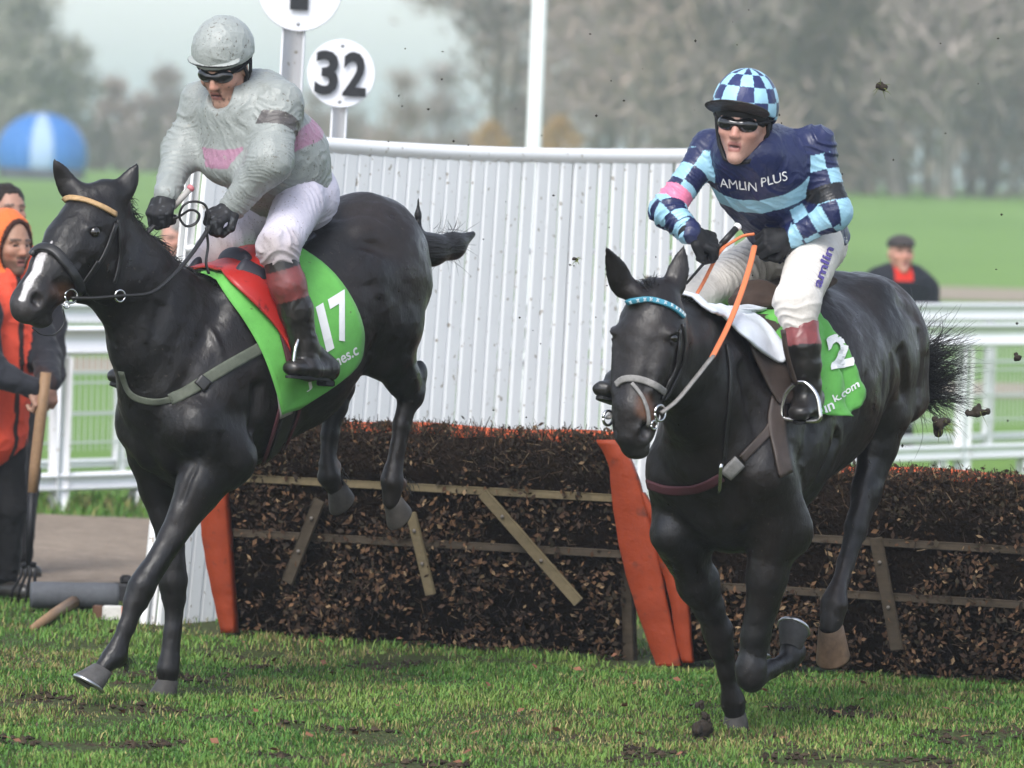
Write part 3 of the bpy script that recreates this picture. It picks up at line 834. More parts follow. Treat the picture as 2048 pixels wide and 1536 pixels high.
def hoof(F, root, cor, sole, toe, col, r0=.036, r1=.054, shoe=True, name='hoof'):
    """a hoof from the coronet centre to the sole centre; toe = direction of the toe (local)"""
    cor, sole = np.asarray(cor, float), np.asarray(sole, float); ax = nrm(sole - cor); toe = np.asarray(toe, float); toe = nrm(toe - ax * (toe @ ax)); sd = np.cross(ax, toe); n = 22
    L_ = np.linalg.norm(sole - cor); V = []
    prof = [(.0, .92, 0, .9), (.10, 1.04, .0, 1.0), (.5, 1.0 + .5 * (r1 / r0 - 1), .010, 1), (.93, r1 / r0, .022, 1), (1.0, r1 / r0 * .985, .024, 1), (1.0, r1 / r0 * .78, .022, 1), (.88, r1 / r0 * .55, .012, 1), (.9, .2, .0, 1)]
    for f, k, off, _ in prof:
        for i in range(n):
            a = 2 * math.pi * i / n; ct, st = math.cos(a), math.sin(a)
            rt = r0 * k * (1.12 if ct > 0 else .86 + .1 * abs(st)); rs = r0 * k
            zz = f - (.10 * (1 - ct) * .5 * (f > .05) if f < .9 and f > 0 else 0)
            V.append(cor + ax * (L_ * zz) + toe * (off + ct * rt) + sd * st * rs)
    m = len(prof); F4 = [(i * n + j, (i + 1) * n + j, (i + 1) * n + (j + 1) % n, i * n + (j + 1) % n) for i in range(m - 1) for j in range(n)]
    V = np.array(V); cl = np.repeat(np.array([lerp3(col, (.05, .045, .04), .35 if q[0] < .15 else (0 if q[0] < .99 else .6)) for q in prof]), n, 0)
    cl = cl * (1 + .25 * vnoise(V, 30, 2))[:, None]
    o = part(name, F.W(V), hoof_m, root, F4=[f[::-1] for f in F4], cols=cl)
    if shoe:
        mb = MB(); c = cor + ax * (L_ + .004); pts = []
        for i in range(19):
            a = R(-140 + 280 * i / 18); pts.append(c + toe * (.024 + math.cos(a) * r1 * 1.06) + sd * math.sin(a) * r1 * .95)
        mb.tube([F.W(p) for p in pts], .0075, 6); mb.build('horseshoe', shoe_m, o, True)
    return o
def lerp3(a, b, t): return tuple(a[i] + (b[i] - a[i]) * t for i in range(3))
def sym(s, fn):
    for sg in (1, -1): fn(sg)
def mir(p): return np.array([p[0], -p[1], p[2]])
def strands(F, root, name, roots, dirs, lens, seed, droop=.3, curl=.25, r0=.0016, lumps=1.0):
    rg_ = np.random.default_rng(seed); mb_V, mb_F, n0 = [], [], 0
    for p, d, L_ in zip(roots, dirs, lens):
        d = nrm(d); k = 7; q = np.array(p, float); pts = [q.copy()]; c = rg_.normal(0, curl, 3)
        for i in range(k - 1):
            d = nrm(d + (c * .25 + np.array([0, 0, -droop * .2]) + rg_.normal(0, .05, 3))); q = q + d * L_ / (k - 1); pts.append(q.copy())
        pts = np.array(pts)
        for i in range(k):
            dd = nrm(pts[min(i + 1, k - 1)] - pts[max(i - 1, 0)]); a = nrm(np.cross(dd, (.3, .2, 1))); b = np.cross(dd, a); r_ = r0 * lumps * (1 - .8 * (i / (k - 1)) ** 1.5)
            for t in (0, 2.09, 4.19): mb_V.append(pts[i] + r_ * (math.cos(t) * a + math.sin(t) * b))
        for i in range(k - 1):
            for j in range(3): mb_F.append((n0 + i * 3 + j, n0 + i * 3 + (j + 1) % 3, n0 + (i + 1) * 3 + (j + 1) % 3, n0 + (i + 1) * 3 + j))
        n0 += 3 * k
    return part(name, F.W(np.array(mb_V)), hair_m, root, F4=mb_F)
def torso_neck(s, st, nk):
    s.chain([a[0] for a in st], [a[1] for a in st], .07, LAT)
    s.chain([a[0] for a in nk], [a[1] for a in nk], .08, LAT)
def head_sdf(s, hs, jowl, eyes, nostr, chin, mouth, poll_k=.05):
    s.chain([a[0] for a in hs], [a[1] for a in hs], .035, LAT)
    for sg in (1, -1):
        m_ = (lambda p: p) if sg > 0 else mir
        s.ell(m_(jowl[0]), jowl[1], jowl[2], .04)
        e = m_(eyes[0])
        s.ell(e + (0, -.012 * sg, .012), (.034, .022, .020), None, .02)               # brow
        s.ell(e + (0, .004 * sg, 0), (.024, .012, .014), None, .008, sub=True)
        fd = nrm(hs[3][0] - hs[1][0])
        s.seg(e + fd * .05 + (0, -.026 * sg, 0), e + fd * .19 + (0, -.040 * sg, 0), .024, .013, .025)      # facial crest
        c = m_(nostr[0]); nd = nrm(nostr[1] * (1, sg, 1)); s.ell(c, (.042, .024, .036), None, .02); s.ell(c + nd * .022, (.021, .021, .027), None, .010, sub=True)
        s.seg(e + (.030, .004 * sg, .010), e + (0, .010 * sg, .024), .006, .007, .008); s.seg(e + (0, .010 * sg, .024), e + (-.032, .0, .004), .007, .005, .008); s.seg(e + (.026, .004 * sg, -.012), e + (-.024, .004 * sg, -.018), .005, .005, .008)
        s.seg(m_(mouth[0]), m_(mouth[1]), .004, .004, .012, sub=True)
    s.ell(chin[0], chin[1], None, .025)
def ear(s, F, b, tp, wd, lat):
    b, tp = np.asarray(b, float), np.asarray(tp, float); ts = np.linspace(0, 1, 10)
    s.chain([b + (tp - b) * t for t in ts], [(.024 * (1 - .78 * t), max(.004, wd * (.84 + .36 * t) * (1 - t ** 2.3))) for t in ts], .008, lat)
def finish(F, s, root, colf, grooves, it=2, amp=.0036):
    V, Q = s.mesh(); V = relax(V, Q, it)
    N = vnormals(V, Q); dsp = np.zeros(len(V))
    for a, b, r_ in grooves:                      # the furrows between muscles, tendons and veins (negative = raised)
        d, t = seg_dist(V, a, b); wd = .030 if abs(r_) > .008 else .014
        side = np.clip((N @ nrm(np.array([0, a[1] + 1e-4, 0]))) * 2, 0, 1)
        dsp -= 1.6 * r_ * np.exp(-(d / wd) ** 2) * side * sstep(t, -.01, .12) * (1 - sstep(t, .88, 1.01) * .6)
    V = V + N * dsp[:, None]
    V = V + N * (amp * 1.2 * vnoise(V, 11, 1) + amp * .55 * vnoise(V, 29, 2) + .0006 * vnoise(V, 70, 3))[:, None]
    cl = colf(V)
    W_ = F.W(V); o = part('body', W_, coat, root, F4=Q, cols=cl)
    return o, bvh_of(W_, Q)
def seg_dist(V, a, b):
    a, b = np.asarray(a, float), np.asarray(b, float); d = b - a; t = np.clip(((V - a) @ d) / (d @ d), 0, 1)
    return np.linalg.norm(V - (a + t[:, None] * d), axis=1), t
BLACK = np.array([.0062, .0052, .0053]); BROWN = np.array([.026, .0165, .0125])
# ------------------------------------------------------------------ the horse on the left
F1 = Frame((338, 1388), .15, -.12, R(47)); S = F1.S
VW1 = F1.B @ np.array([0, 1.0, 0])
horse1 = empty('horse', F1.W([0, 0, 0]), 'black horse with a white blaze landing from the hurdle, cloth number 17', 'horse', None)
s = SDF(.0085)
torso_neck(s,
    [(S(322, 790), (.15, .19)), (S(370, 775), (.20, .27)), (S(450, 745), (.235, .345)), (S(560, 680), (.275, .325)), (S(655, 590), (.265, .275)), (S(728, 535), (.235, .265)), (S(768, 560), (.155, .19))],
    [(S(222, 478), (.078, .125)), (S(262, 560), (.085, .165)), (S(312, 645), (.115, .215)), (S(375, 720), (.165, .27))])
# shoulders, chest, upper forelegs
for sg in (1, -1):
    m_ = (lambda p: p) if sg > 0 else mir
    s.seg(m_(S(505, 600, .13)), m_(S(388, 838, .135)), (.055, .13), (.068, .09), .06, LAT)
    s.ell(m_(S(385, 850, .125)), (.085, .065, .10), None, .05)
    s.ell(m_(S(470, 800, .20)), (.13, .055, .15), None, .05)
    s.ell(m_(S(345, 880, .058)), (.07, .065, .12), None, .05)                            # breast
    s.ell(m_(S(735, 470, .14)), (.09, .06, .06), None, .05)                             # hip point
    s.seg(m_(S(768, 500, .125)), m_(S(780, 640, .150)), (.092, .178), (.09, .145), .06, LAT)
s.ell(S(395, 930, 0), (.16, .14, .10), None, .06)
GR1 = [(S(560, 640, .26), S(600, 760, .24), .006), (S(610, 600, .26), S(640, 730, .23), .006), (S(700, 470, .22), S(790, 520, .22), .009), (S(790, 520, .22), S(838, 600, .2), -.006), (S(770, 600, .24), S(795, 700, .2), .008), (S(430, 830, .2), S(500, 820, .24), .010), (S(400, 900, .21), S(360, 1010, .18), .008), (S(440, 930, .2), S(390, 1020, .18), -.006), (S(265, 620, .12), S(300, 760, .14), .010), (S(350, 560, .12), S(320, 690, .15), .007), (S(420, 640, .17), S(455, 760, .22), -.007), (S(330, 790, .1), S(345, 900, .09), .016), (S(300, 640, .13), S(340, 600, .13), -.004), (S(340, 600, .13), S(370, 660, .16), -.004), (S(130, 560, .08), S(165, 530, .09), -.004), (S(165, 530, .09), S(180, 500, .09), -.004), (S(110, 560, .075), S(125, 590, .07), .006), (S(810, 730, .17), S(800, 770, .16), .007), (S(660, 560, .27), S(690, 480, .24), .006), (S(728, 560, .245), S(748, 640, .235), .014), (S(748, 640, .235), S(728, 705, .21), .014), (S(455, 590, .17), S(392, 720, .20), .012), (S(392, 720, .20), S(352, 800, .16), .012), (S(838, 560, .20), S(842, 680, .175), .012), (S(330, 600, .125), S(300, 720, .14), .010), (S(520, 760, .262), S(500, 870, .225), .016)]
s.ell(S(800, 520, .21), (.06, .03, .07), None, .05); s.ell(S(760, 590, .24), (.05, .025, .10), None, .05)
# left fore: stretched out in front
s.seg(S(388, 850, .16), S(452, 915, .18), .10, .105, .05)
s.chain([S(452, 905, .18), S(398, 975, .165), S(345, 1075, .14)], [(.085, .125), (.066, .084), (.044, .050)], .04, LAT)
s.chain([S(345, 1075, .14), S(283, 1172, .11), S(273, 1200, .105)], [.046, .047, .044], .02)
s.chain([S(270, 1205, .105), S(252, 1256, .10), S(235, 1297, .092)], [(.034, .037), (.026, .032), (.028, .034)], .015, LAT)
s.chain([S(236, 1298, .09), S(229, 1312, .088), S(205, 1336, .08)], [.034, .039, .031], .015)
s.ell(S(240, 1322, .086), (.02, .018, .025), None, .02)
# right fore: upright under the chest
s.seg(S(285, 850, -.13), S(325, 925, -.16), .09, .095, .05)
s.chain([S(312, 915, -.175), S(322, 975, -.165), S(340, 1085, -.14)], [(.08, .11), (.062, .08), (.045, .048)], .04, LAT)
s.chain([S(340, 1080, -.14), S(347, 1165, -.13), S(348, 1195, -.13)], [.045, .048, .045], .02)
s.chain([S(348, 1195, -.13), S(345, 1260, -.125), S(340, 1322, -.12)], [(.034, .040), (.028, .034), (.030, .036)], .015, LAT)
s.chain([S(340, 1322, -.12), S(337, 1338, -.12), S(336, 1366, -.12)], [.036, .040, .034], .015)
# left hind: trailing under the rump
s.chain([S(780, 560, .15), S(770, 650, .16), S(776, 710, .155)], [(.11, .165), (.10, .145), (.075, .115)], .05, LAT)
s.chain([S(776, 710, .155), S(805, 755, .15), S(822, 790, .145)], [(.07, .10), (.05, .066), (.038, .050)], .035, LAT)
s.ell(S(838, 742, .145), (.030, .022, .040), None, .02)                                 # point of hock
s.seg(S(838, 742, .145), S(828, 800, .14), .022, .030, .03)
s.chain([S(822, 790, .145), S(804, 850, .14), S(788, 940, .135)], [(.036, .047), (.027, .035), (.028, .035)], .018, LAT)
s.chain([S(787, 940, .135), S(784, 962, .133), S(783, 1003, .128)], [.034, .043, .036], .015)
s.ell(S(803, 968, .13), (.022, .02, .026), None, .02)
# right hind: beyond
s.chain([S(690, 560, -.15), S(665, 660, -.16), S(672, 720, -.15)], [(.11, .16), (.095, .135), (.07, .10)], .05, LAT)
s.chain([S(672, 720, -.15), S(678, 770, -.15), S(672, 815, -.145)], [(.065, .09), (.045, .06), (.036, .046)], .035, LAT)
s.chain([S(670, 812, -.145), S(660, 870, -.14), S(655, 930, -.135)], [(.034, .042), (.027, .034), (.029, .036)], .018, LAT)
s.chain([S(655, 930, -.135), S(658, 952, -.133), S(670, 975, -.13)], [.035, .041, .032], .015)
s.ell(S(672, 935, -.13), (.022, .02, .026), None, .02)
# head
HS1 = [(S(214, 412), (.084, .088)), (S(180, 456), (.100, .116)), (S(150, 500), (.102, .122)), (S(110, 548), (.076, .096)), (S(73, 592), (.060, .072)), (S(52, 616), (.054, .058))]
fd1 = nrm(HS1[4][0] - HS1[1][0]); dn1 = np.array([-fd1[2], 0, fd1[0]])
head_sdf(s, HS1, (S(212, 545, .058), (.105, .034, .115), None), (S(188, 464, .092), None), (S(72, 600, .040), nrm(np.array([.55, .75, -.1]))), (S(82, 640), (.045, .034, .030)), (S(84, 640, .045), S(132, 606, .055)))
ear(s, F1, S(142, 386, -.055), S(107, 316, -.075), .043, VW1)
ear(s, F1, S(236, 402, .052), S(277, 326, .085), .043, VW1)
s.seg(S(160, 385, -.02), S(215, 385, .03), .035, .04, .04)
def col1(V):
    c = np.tile(BLACK, (len(V), 1)); n = vnoise(V, 6, 9); n2 = vnoise(V, 22, 10)
    c = lerpc(c, BROWN, np.clip(.35 + .6 * n, 0, 1) * (.25 + .6 * (1 - sstep(V[:, 0], -.7, -.2))))
    d, t = seg_dist(V, S(95, 585, .04), S(125, 590, .06)); c = lerpc(c, (.085, .040, .024), (1 - sstep(d + .03 * n2, .01, .07)) * (V[:, 1] > 0))
    a_, b_ = S(95, 488), S(38, 598); q = (V - a_)[:, [0, 2]]; dd = (b_ - a_)[[0, 2]]; t = (q @ dd) / (dd @ dd); dv = np.abs(V[:, 1] - (.014 + .010 * t)); fr = (V - HS1[2][0]) @ dn1
    wv = np.where(t < .35, .005 + .014 * np.clip(t / .25, 0, 1), .019 - .010 * (t - .35)) + .003 * n2
    c = lerpc(c, (.60, .57, .56), (1 - sstep(dv, wv - .004, wv + .003)) * (t > -.05) * (t < 1.05) * (fr > .03))
    d, t = seg_dist(V, S(60, 610, .03), S(70, 640, .02)); c = lerpc(c, (.045, .040, .040), (1 - sstep(d, .04, .09)) * .8 * (c[:, 0] < .3))
    for a in (S(803, 968, .13), S(672, 935, -.13), S(795, 1000, .128), S(680, 975, -.13)):          # tan hair at the hind heels
        d, t = seg_dist(V, a, a + (0, 0, .001)); c = lerpc(c, (.17, .095, .06), (1 - sstep(d + .012 * n2, .02, .05)) * .8)
    return np.clip(c, .003, 1)
body1, bvh1 = finish(F1, s, horse1, col1, GR1)
mb = MB(); mb.lathe(F1.W(S(188, 464, .092) + (0, .000, 0)), F1.l + F1.h * .3, [(.002, -.022)] + [(.022 * math.cos(a), .022 * math.sin(a)) for a in np.linspace(-1.2, 1.2, 9)] + [(.001, .022)], 16); mb.build('eye', eye_m, horse1, True)
mb = MB(); mb.lathe(F1.W(mir(S(188, 464, .088)) + (0, .006, 0)), -F1.l + F1.h * .3, [(.002, -.022)] + [(.022 * math.cos(a), .022 * math.sin(a)) for a in np.linspace(-1.2, 1.2, 9)] + [(.001, .022)], 16); mb.build('eye', eye_m, horse1, True)
GREYH, TANH = (.085, .08, .078), (.30, .19, .12)
hoof(F1, horse1, S(206, 1337, .08), S(186, 1372, .07), (1, 0, .28), GREYH)
hoof(F1, horse1, S(336, 1360, -.12), S(333, 1398, -.12), (1, 0, 0), (.05, .045, .04))
hoof(F1, horse1, S(785, 1002, .128), S(785, 1002, .128) + np.array([-.055, 0, -.040]), (.5, 0, -1), (.06, .052, .046), shoe=False)
hoof(F1, horse1, S(672, 972, -.13), S(672, 972, -.13) + np.array([-.052, 0, -.046]), (.5, 0, -1), (.06, .052, .046), shoe=False)
# ------------------------------------------------------------------ the horse on the right
F2 = Frame((1474, 1455), -.10, -.08, R(65)); S2 = F2.S
VW2 = F2.B @ np.array([0, 1.0, 0])
horse2 = empty('horse', F2.W([0, 0, 0]), 'black horse with a blue browband landing nearly head-on beside the orange pads', 'horse', None)
s = SDF(.0085)
def U(u, y, v=0.0):              # station at distance u along the spine, at photo height y
    p = F2.W([u, v, 1.0]); x, _ = PIX(p)
    lo, hi = -.5, 2.5
    for _ in range(30):
        mid = (lo + hi) / 2
        if PIX(F2.W([u, v, mid]))[1] > y: lo = mid
        else: hi = mid
    return np.array([u, v, (lo + hi) / 2])
torso_neck(s,
    [(U(.36, 905), (.17, .16)), (U(.22, 880), (.225, .25)), (U(.0, 840), (.255, .36)), (U(-.40, 765), (.275, .33)), (U(-.70, 700), (.265, .265)), (U(-.92, 695), (.235, .255)), (U(-1.06, 735), (.16, .20))],
    [(U(.80, 675), (.082, .125)), (U(.68, 705), (.095, .165)), (U(.48, 760), (.13, .22)), (U(.25, 815), (.18, .29))])
for sg in (1, -1):
    m_ = (lambda p: p) if sg > 0 else mir
    s.seg(m_(U(.02, 690, .13)), m_(U(.30, 930, .165)), (.055, .13), (.075, .095), .06, LAT)
    s.ell(m_(U(.32, 945, .15)), (.09, .075, .10), None, .05)
    s.ell(m_(U(.10, 900, .20)), (.13, .055, .15), None, .05)
    s.ell(m_(U(.34, 985, .07)), (.07, .08, .12), None, .05)
    s.ell(m_(U(-.72, 590, .13)), (.10, .075, .06), None, .05)
    s.seg(m_(U(-.95, 690, .13)), m_(U(-.98, 800, .155)), (.10, .18), (.09, .15), .06, LAT)
s.ell(U(.18, 1045, 0), (.17, .15, .10), None, .06)
GR2 = [(U(-.30, 740, .29), U(-.28, 860, .27), .005), (U(-.45, 720, .29), U(-.45, 850, .27), .005), (U(-.55, 700, .29), U(-.58, 830, .26), .005), (U(-.7, 610, .2), U(-.95, 640, .22), .010), (U(-.9, 650, .24), U(-.93, 790, .25), .009), (U(.12, 800, .24), U(.2, 930, .24), .010), (U(.25, 1000, .22), U(.22, 1080, .22), .008), (U(.5, 720, .14), U(.38, 880, .16), .010), (U(.4, 690, .16), U(.2, 760, .2), -.005), (S2(1350, 700, .12), S2(1340, 770, .1), -.004), (S2(1300, 700, .06), S2(1290, 800, .05), .004), (U(-.62, 690, .27), U(-.75, 800, .25), .014), (U(-.02, 690, .19), U(.14, 860, .245), .012), (U(.30, 930, .02), U(.33, 1010, .0), .018), (U(-.99, 700, .23), U(-1.0, 820, .22), .012), (U(-.1, 860, .28), U(.02, 990, .24), .016)]
# right fore: planted
s.seg(U(.32, 950, -.16), U(.16, 1060, -.18), .10, .10, .05)
s.chain([S2(1352, 1060, -.17), S2(1396, 1165, -.14), S2(1416, 1215, -.125)], [(.088, .10), (.064, .07), (.050, .056)], .04, LAT)
s.chain([S2(1416, 1215, -.125), S2(1436, 1262, -.11), S2(1443, 1296, -.105)], [.050, .050, .045], .02)
s.chain([S2(1444, 1296, -.105), S2(1455, 1346, -.095), S2(1463, 1392, -.088)], [(.037, .040), (.031, .035), (.033, .036)], .015, LAT)
s.chain([S2(1463, 1392, -.088), S2(1466, 1405, -.086), S2(1470, 1430, -.082)], [.037, .041, .034], .015)
# left fore: folded, knee low and the shoe tipped up behind
s.seg(U(.32, 950, .16), U(.16, 1060, .18), .10, .10, .05)
s.chain([S2(1552, 1050, .17), S2(1535, 1150, .14), S2(1512, 1270, .10)], [(.085, .10), (.064, .072), (.050, .055)], .04, LAT)
s.chain([S2(1512, 1270, .10), S2(1501, 1335, .085), S2(1500, 1352, .085)], [.048, .050, .050], .02)
kn = S2(1505, 1358, .085); fl = kn + np.array([-.27, .03, .055]); ps = fl + np.array([.012, .0, .030]); 
s.chain([kn, kn + (fl - kn) * .5, fl], [(.038, .042), (.028, .033), (.030, .036)], .02, LAT)
s.chain([fl, fl + np.array([-.02, .0, .02]), ps], [.038, .040, .032], .015)
# left hind
s.chain([S2(1762, 740, .15), S2(1765, 820, .16), S2(1755, 890, .155)], [(.105, .16), (.09, .13), (.068, .10)], .05, LAT)
s.chain([S2(1755, 890, .155), S2(1733, 985, .15), S2(1712, 1055, .145)], [(.062, .09), (.046, .066), (.038, .052)], .035, LAT)
s.ell(S2(1722, 1062, .145), (.032, .024, .042), None, .02)
s.chain([S2(1710, 1065, .145), S2(1692, 1125, .14), S2(1674, 1188, .138)], [(.036, .045), (.027, .034), (.030, .036)], .018, LAT)
s.chain([S2(1674, 1188, .138), S2(1669, 1207, .136), S2(1661, 1255, .13)], [.036, .046, .036], .015)
# right hind, hidden behind the forelegs
s.chain([S2(1620, 760, -.15), S2(1610, 840, -.16), S2(1590, 920, -.15)], [(.105, .15), (.09, .12), (.064, .09)], .05, LAT)
s.chain([S2(1590, 920, -.15), S2(1570, 1000, -.15), S2(1552, 1065, -.145)], [(.06, .085), (.044, .06), (.036, .048)], .035, LAT)
s.chain([S2(1552, 1065, -.145), S2(1540, 1140, -.14), S2(1530, 1205, -.135)], [(.034, .042), (.027, .033), (.029, .035)], .018, LAT)
s.chain([S2(1530, 1205, -.135), S2(1526, 1222, -.133), S2(1520, 1262, -.13)], [.036, .042, .034], .015)
# head
HS2 = [(S2(1308, 606), (.082, .085)), (S2(1305, 655), (.108, .112)), (S2(1300, 700), (.108, .118)), (S2(1285, 760), (.084, .092)), (S2(1272, 818), (.070, .072)), (S2(1268, 868), (.066, .062))]
head_sdf(s, HS2, (S2(1352, 730, .062), (.10, .034, .12), None), (S2(1346, 676, .104), None), (S2(1290, 858, .046), nrm(np.array([.85, .45, -.25]))), (S2(1272, 902), (.045, .042, .026)), (S2(1288, 896, .045), S2(1330, 862, .06)))
ear(s, F2, S2(1250, 580, -.060), S2(1212, 492, -.085), .045, VW2)
ear(s, F2, S2(1348, 578, .055), S2(1369, 490, .075), .045, VW2)
s.seg(S2(1275, 590, -.02), S2(1325, 590, .03), .035, .04, .04)
def col2(V):
    c = np.tile(BLACK * 1.05, (len(V), 1)); n = vnoise(V, 6, 19); n2 = vnoise(V, 22, 20)
    c = lerpc(c, BROWN * 1.05, np.clip(.45 + .6 * n, 0, 1) * (.3 + .7 * (1 - sstep(V[:, 0], -.6, -.1))))
    d, t = seg_dist(V, S2(1290, 812, .05), S2(1300, 832, .06)); c = lerpc(c, (.10, .046, .026), (1 - sstep(d + .02 * n2, .005, .05)) * (V[:, 1] > 0))
    d, t = seg_dist(V, S2(1264, 628, 0), S2(1264, 632, 0)); c = lerpc(c, (.10, .095, .095), (1 - sstep(d + .012 * n2, .012, .045)) * .7)
    d, t = seg_dist(V, S2(1285, 880, .03), S2(1300, 900, .03)); c = lerpc(c, (.05, .045, .045), (1 - sstep(d, .03, .07)) * .7)
    d, t = seg_dist(V, S2(1710, 1075, .12), S2(1672, 1200, .12)); c = lerpc(c, (.045, .042, .045), (1 - sstep(d, .05, .09)) * .8)
    return np.clip(c, .003, 1)
body2, bvh2 = finish(F2, s, horse2, col2, GR2)
for sg in (1, -1):
    c = S2(1346, 676, .100) * (1, sg, 1) + np.array([0, -.006 * sg, 0])
    mb = MB(); mb.lathe(F2.W(c), F2.l * sg + F2.h * .4, [(.002, -.022)] + [(.022 * math.cos(a), .022 * math.sin(a)) for a in np.linspace(-1.2, 1.2, 9)] + [(.001, .022)], 16); mb.build('eye', eye_m, horse2, True)
hoof(F2, horse2, S2(1470, 1428, -.082), S2(1476, 1468, -.08), (1, 0, 0), (.05, .045, .04))
hoof(F2, horse2, ps, ps + np.array([-.045, .0, .055]), (.7, 0, .7), (.045, .042, .042))
hoof(F2, horse2, S2(1661, 1252, .13), S2(1657, 1312, .125) + np.array([-.065, 0, 0]), (1, 0, -.5), (.17, .105, .065), .043, .060, shoe=False)
hoof(F2, horse2, S2(1520, 1260, -.13), S2(1514, 1310, -.13), (1, 0, 0), (.08, .07, .06))

# feathered hair behind the fetlocks
rg_ = np.random.default_rng(31)
def fetlock_hair(F, root, pts, seed):
    for c, back in pts:
        rt, di, ln = [], [], []
        for _ in range(70):
            rt.append(np.asarray(c) + rg_.normal(0, .016, 3) + np.asarray(back) * .02); di.append(np.asarray(back) * .7 + np.array([0, 0, -.9]) + rg_.normal(0, .3, 3)); ln.append(rg_.uniform(.015, .042))
        strands(F, root, 'fetlock_hair', rt, di, ln, seed, droop=.6, r0=.0014)
fetlock_hair(F1, horse1, [(S(240, 1322, .086), (-1, 0, 0)), (S(338, 1340, -.12), (-1, 0, 0)), (S(800, 968, .13), (-1, 0, 0)), (S(668, 950, -.13), (-1, 0, 0))], 33)
fetlock_hair(F2, horse2, [(S2(1466, 1405, -.086), (-1, 0, 0)), (S2(1669, 1212, .136), (-1, 0, 0)), (fl, (0, 0, -1))], 34)
# ================================================================== people
skin_m = M('skin', attr=True, rough=.5, spec=.4, var=[(60, .10), (220, .08)], bump=[(300, .15, .001)])
def cloth_m(name, rough=.7, spec=.25, speck=None, fine=500, var=None):
    return M(name, attr=True, rough=rough, spec=spec, speck=speck, var=var or [(9, .08)], bump=[(26, .55, .010, (1, 1, .55)), (70, .35, .004, (.7, 1, 1)), (fine, .2, .0006)], sheen=0)
glossy_black = M('glossy_black', (.008, .008, .009), rough=.12, spec=.6, coat=.4)
matt_black = M('matt_black', (.014, .014, .015), rough=.6, spec=.3, bump=[(150, .3, .001)])
glove_m = M('glove', attr=True, rough=.65, spec=.3, bump=[(90, .3, .002)])
boot_m = M('boot', attr=True, rough=.34, spec=.5, var=[(25, .25)], bump=[(26, .35, .004), (200, .15, .001)])
hair2_m = M('dark_hair', (.015, .012, .010), rough=.6, bump=[(160, .8, .004, (1, 1, .2))])
class HeadF:
    """a head's own axes: f the way the face looks, l to its left, up"""
    def __init__(s, c, az, pitch, roll=0.0, k=1.0):
        s.c = np.asarray(c, float); s.k = k
        f = np.array([math.cos(az) * math.cos(pitch), math.sin(az) * math.cos(pitch), math.sin(pitch)])
        l = nrm(np.cross((0, 0, 1), f)); up = np.cross(f, l)
        s.l = l * math.cos(roll) + up * math.sin(roll); s.up = np.cross(f, s.l); s.f = f; s.R = np.stack([s.f, s.l, s.up])
    def __call__(s, f, l, u): return s.c + s.k * (f * s.f + l * s.l + u * s.up)
    def loc(s, V): return ((V - s.c) @ s.R.T) / s.k
def head_prims(s, H, neck, open_mouth=.0):
    k = H.k
    s.ell(H(-.008, 0, .035), np.array([.098, .076, .092]) * k, H.R, .02)
    s.ell(H(.030, 0, -.010), np.array([.066, .062, .080]) * k, H.R, .03)
    s.seg(H(.040, 0, -.03), H(.078, 0, -.098), .052 * k, .024 * k, .03)
    for g in (1, -1):
        s.seg(H(.005, .056 * g, -.045), H(.066, .012 * g, -.100), .015 * k, .013 * k, .02)       # jaw
        s.ell(H(.066, .040 * g, -.018), np.array([.026, .024, .020]) * k, H.R, .018)               # cheek
        s.seg(H(.088, .010 * g, .030), H(.074, .052 * g, .028), .011 * k, .009 * k, .012)          # brow
        s.ell(H(.080, .031 * g, .012), np.array([.014, .018, .012]) * k, H.R, .010, sub=True)
        s.ell(H(.072, .031 * g, .011), np.array([.016, .017, .013]) * k, H.R, .004)                # closed-lid eyeball
        s.ell(H(-.008, .078 * g, .0), np.array([.020, .008, .032]) * k, H.R, .006)                 # ear
        s.ell(H(.104, .011 * g, -.026), np.array([.010, .009, .008]) * k, H.R, .006)               # nostril wing
    s.chain([H(.088, 0, .024), H(.102, 0, -.002), H(.114, 0, -.022)], [.008 * k, .010 * k, .012 * k], .010)
    s.seg(H(.090, .018, -.054), H(.090, -.018, -.054), .0085 * k, .0085 * k, .008)
    s.seg(H(.087, .016, -.070), H(.087, -.016, -.070), .0095 * k, .0095 * k, .008)
    s.ell(H(.096, 0, -.062), np.array([.008, .018, .0018 + open_mouth * .4]) * k, H.R, .003, sub=True)
    s.ell(H(.076, 0, -.100), np.array([.020, .022, .018]) * k, H.R, .012)
    s.seg(H(-.022, 0, -.05), neck, .056 * k, .062 * k, .03)
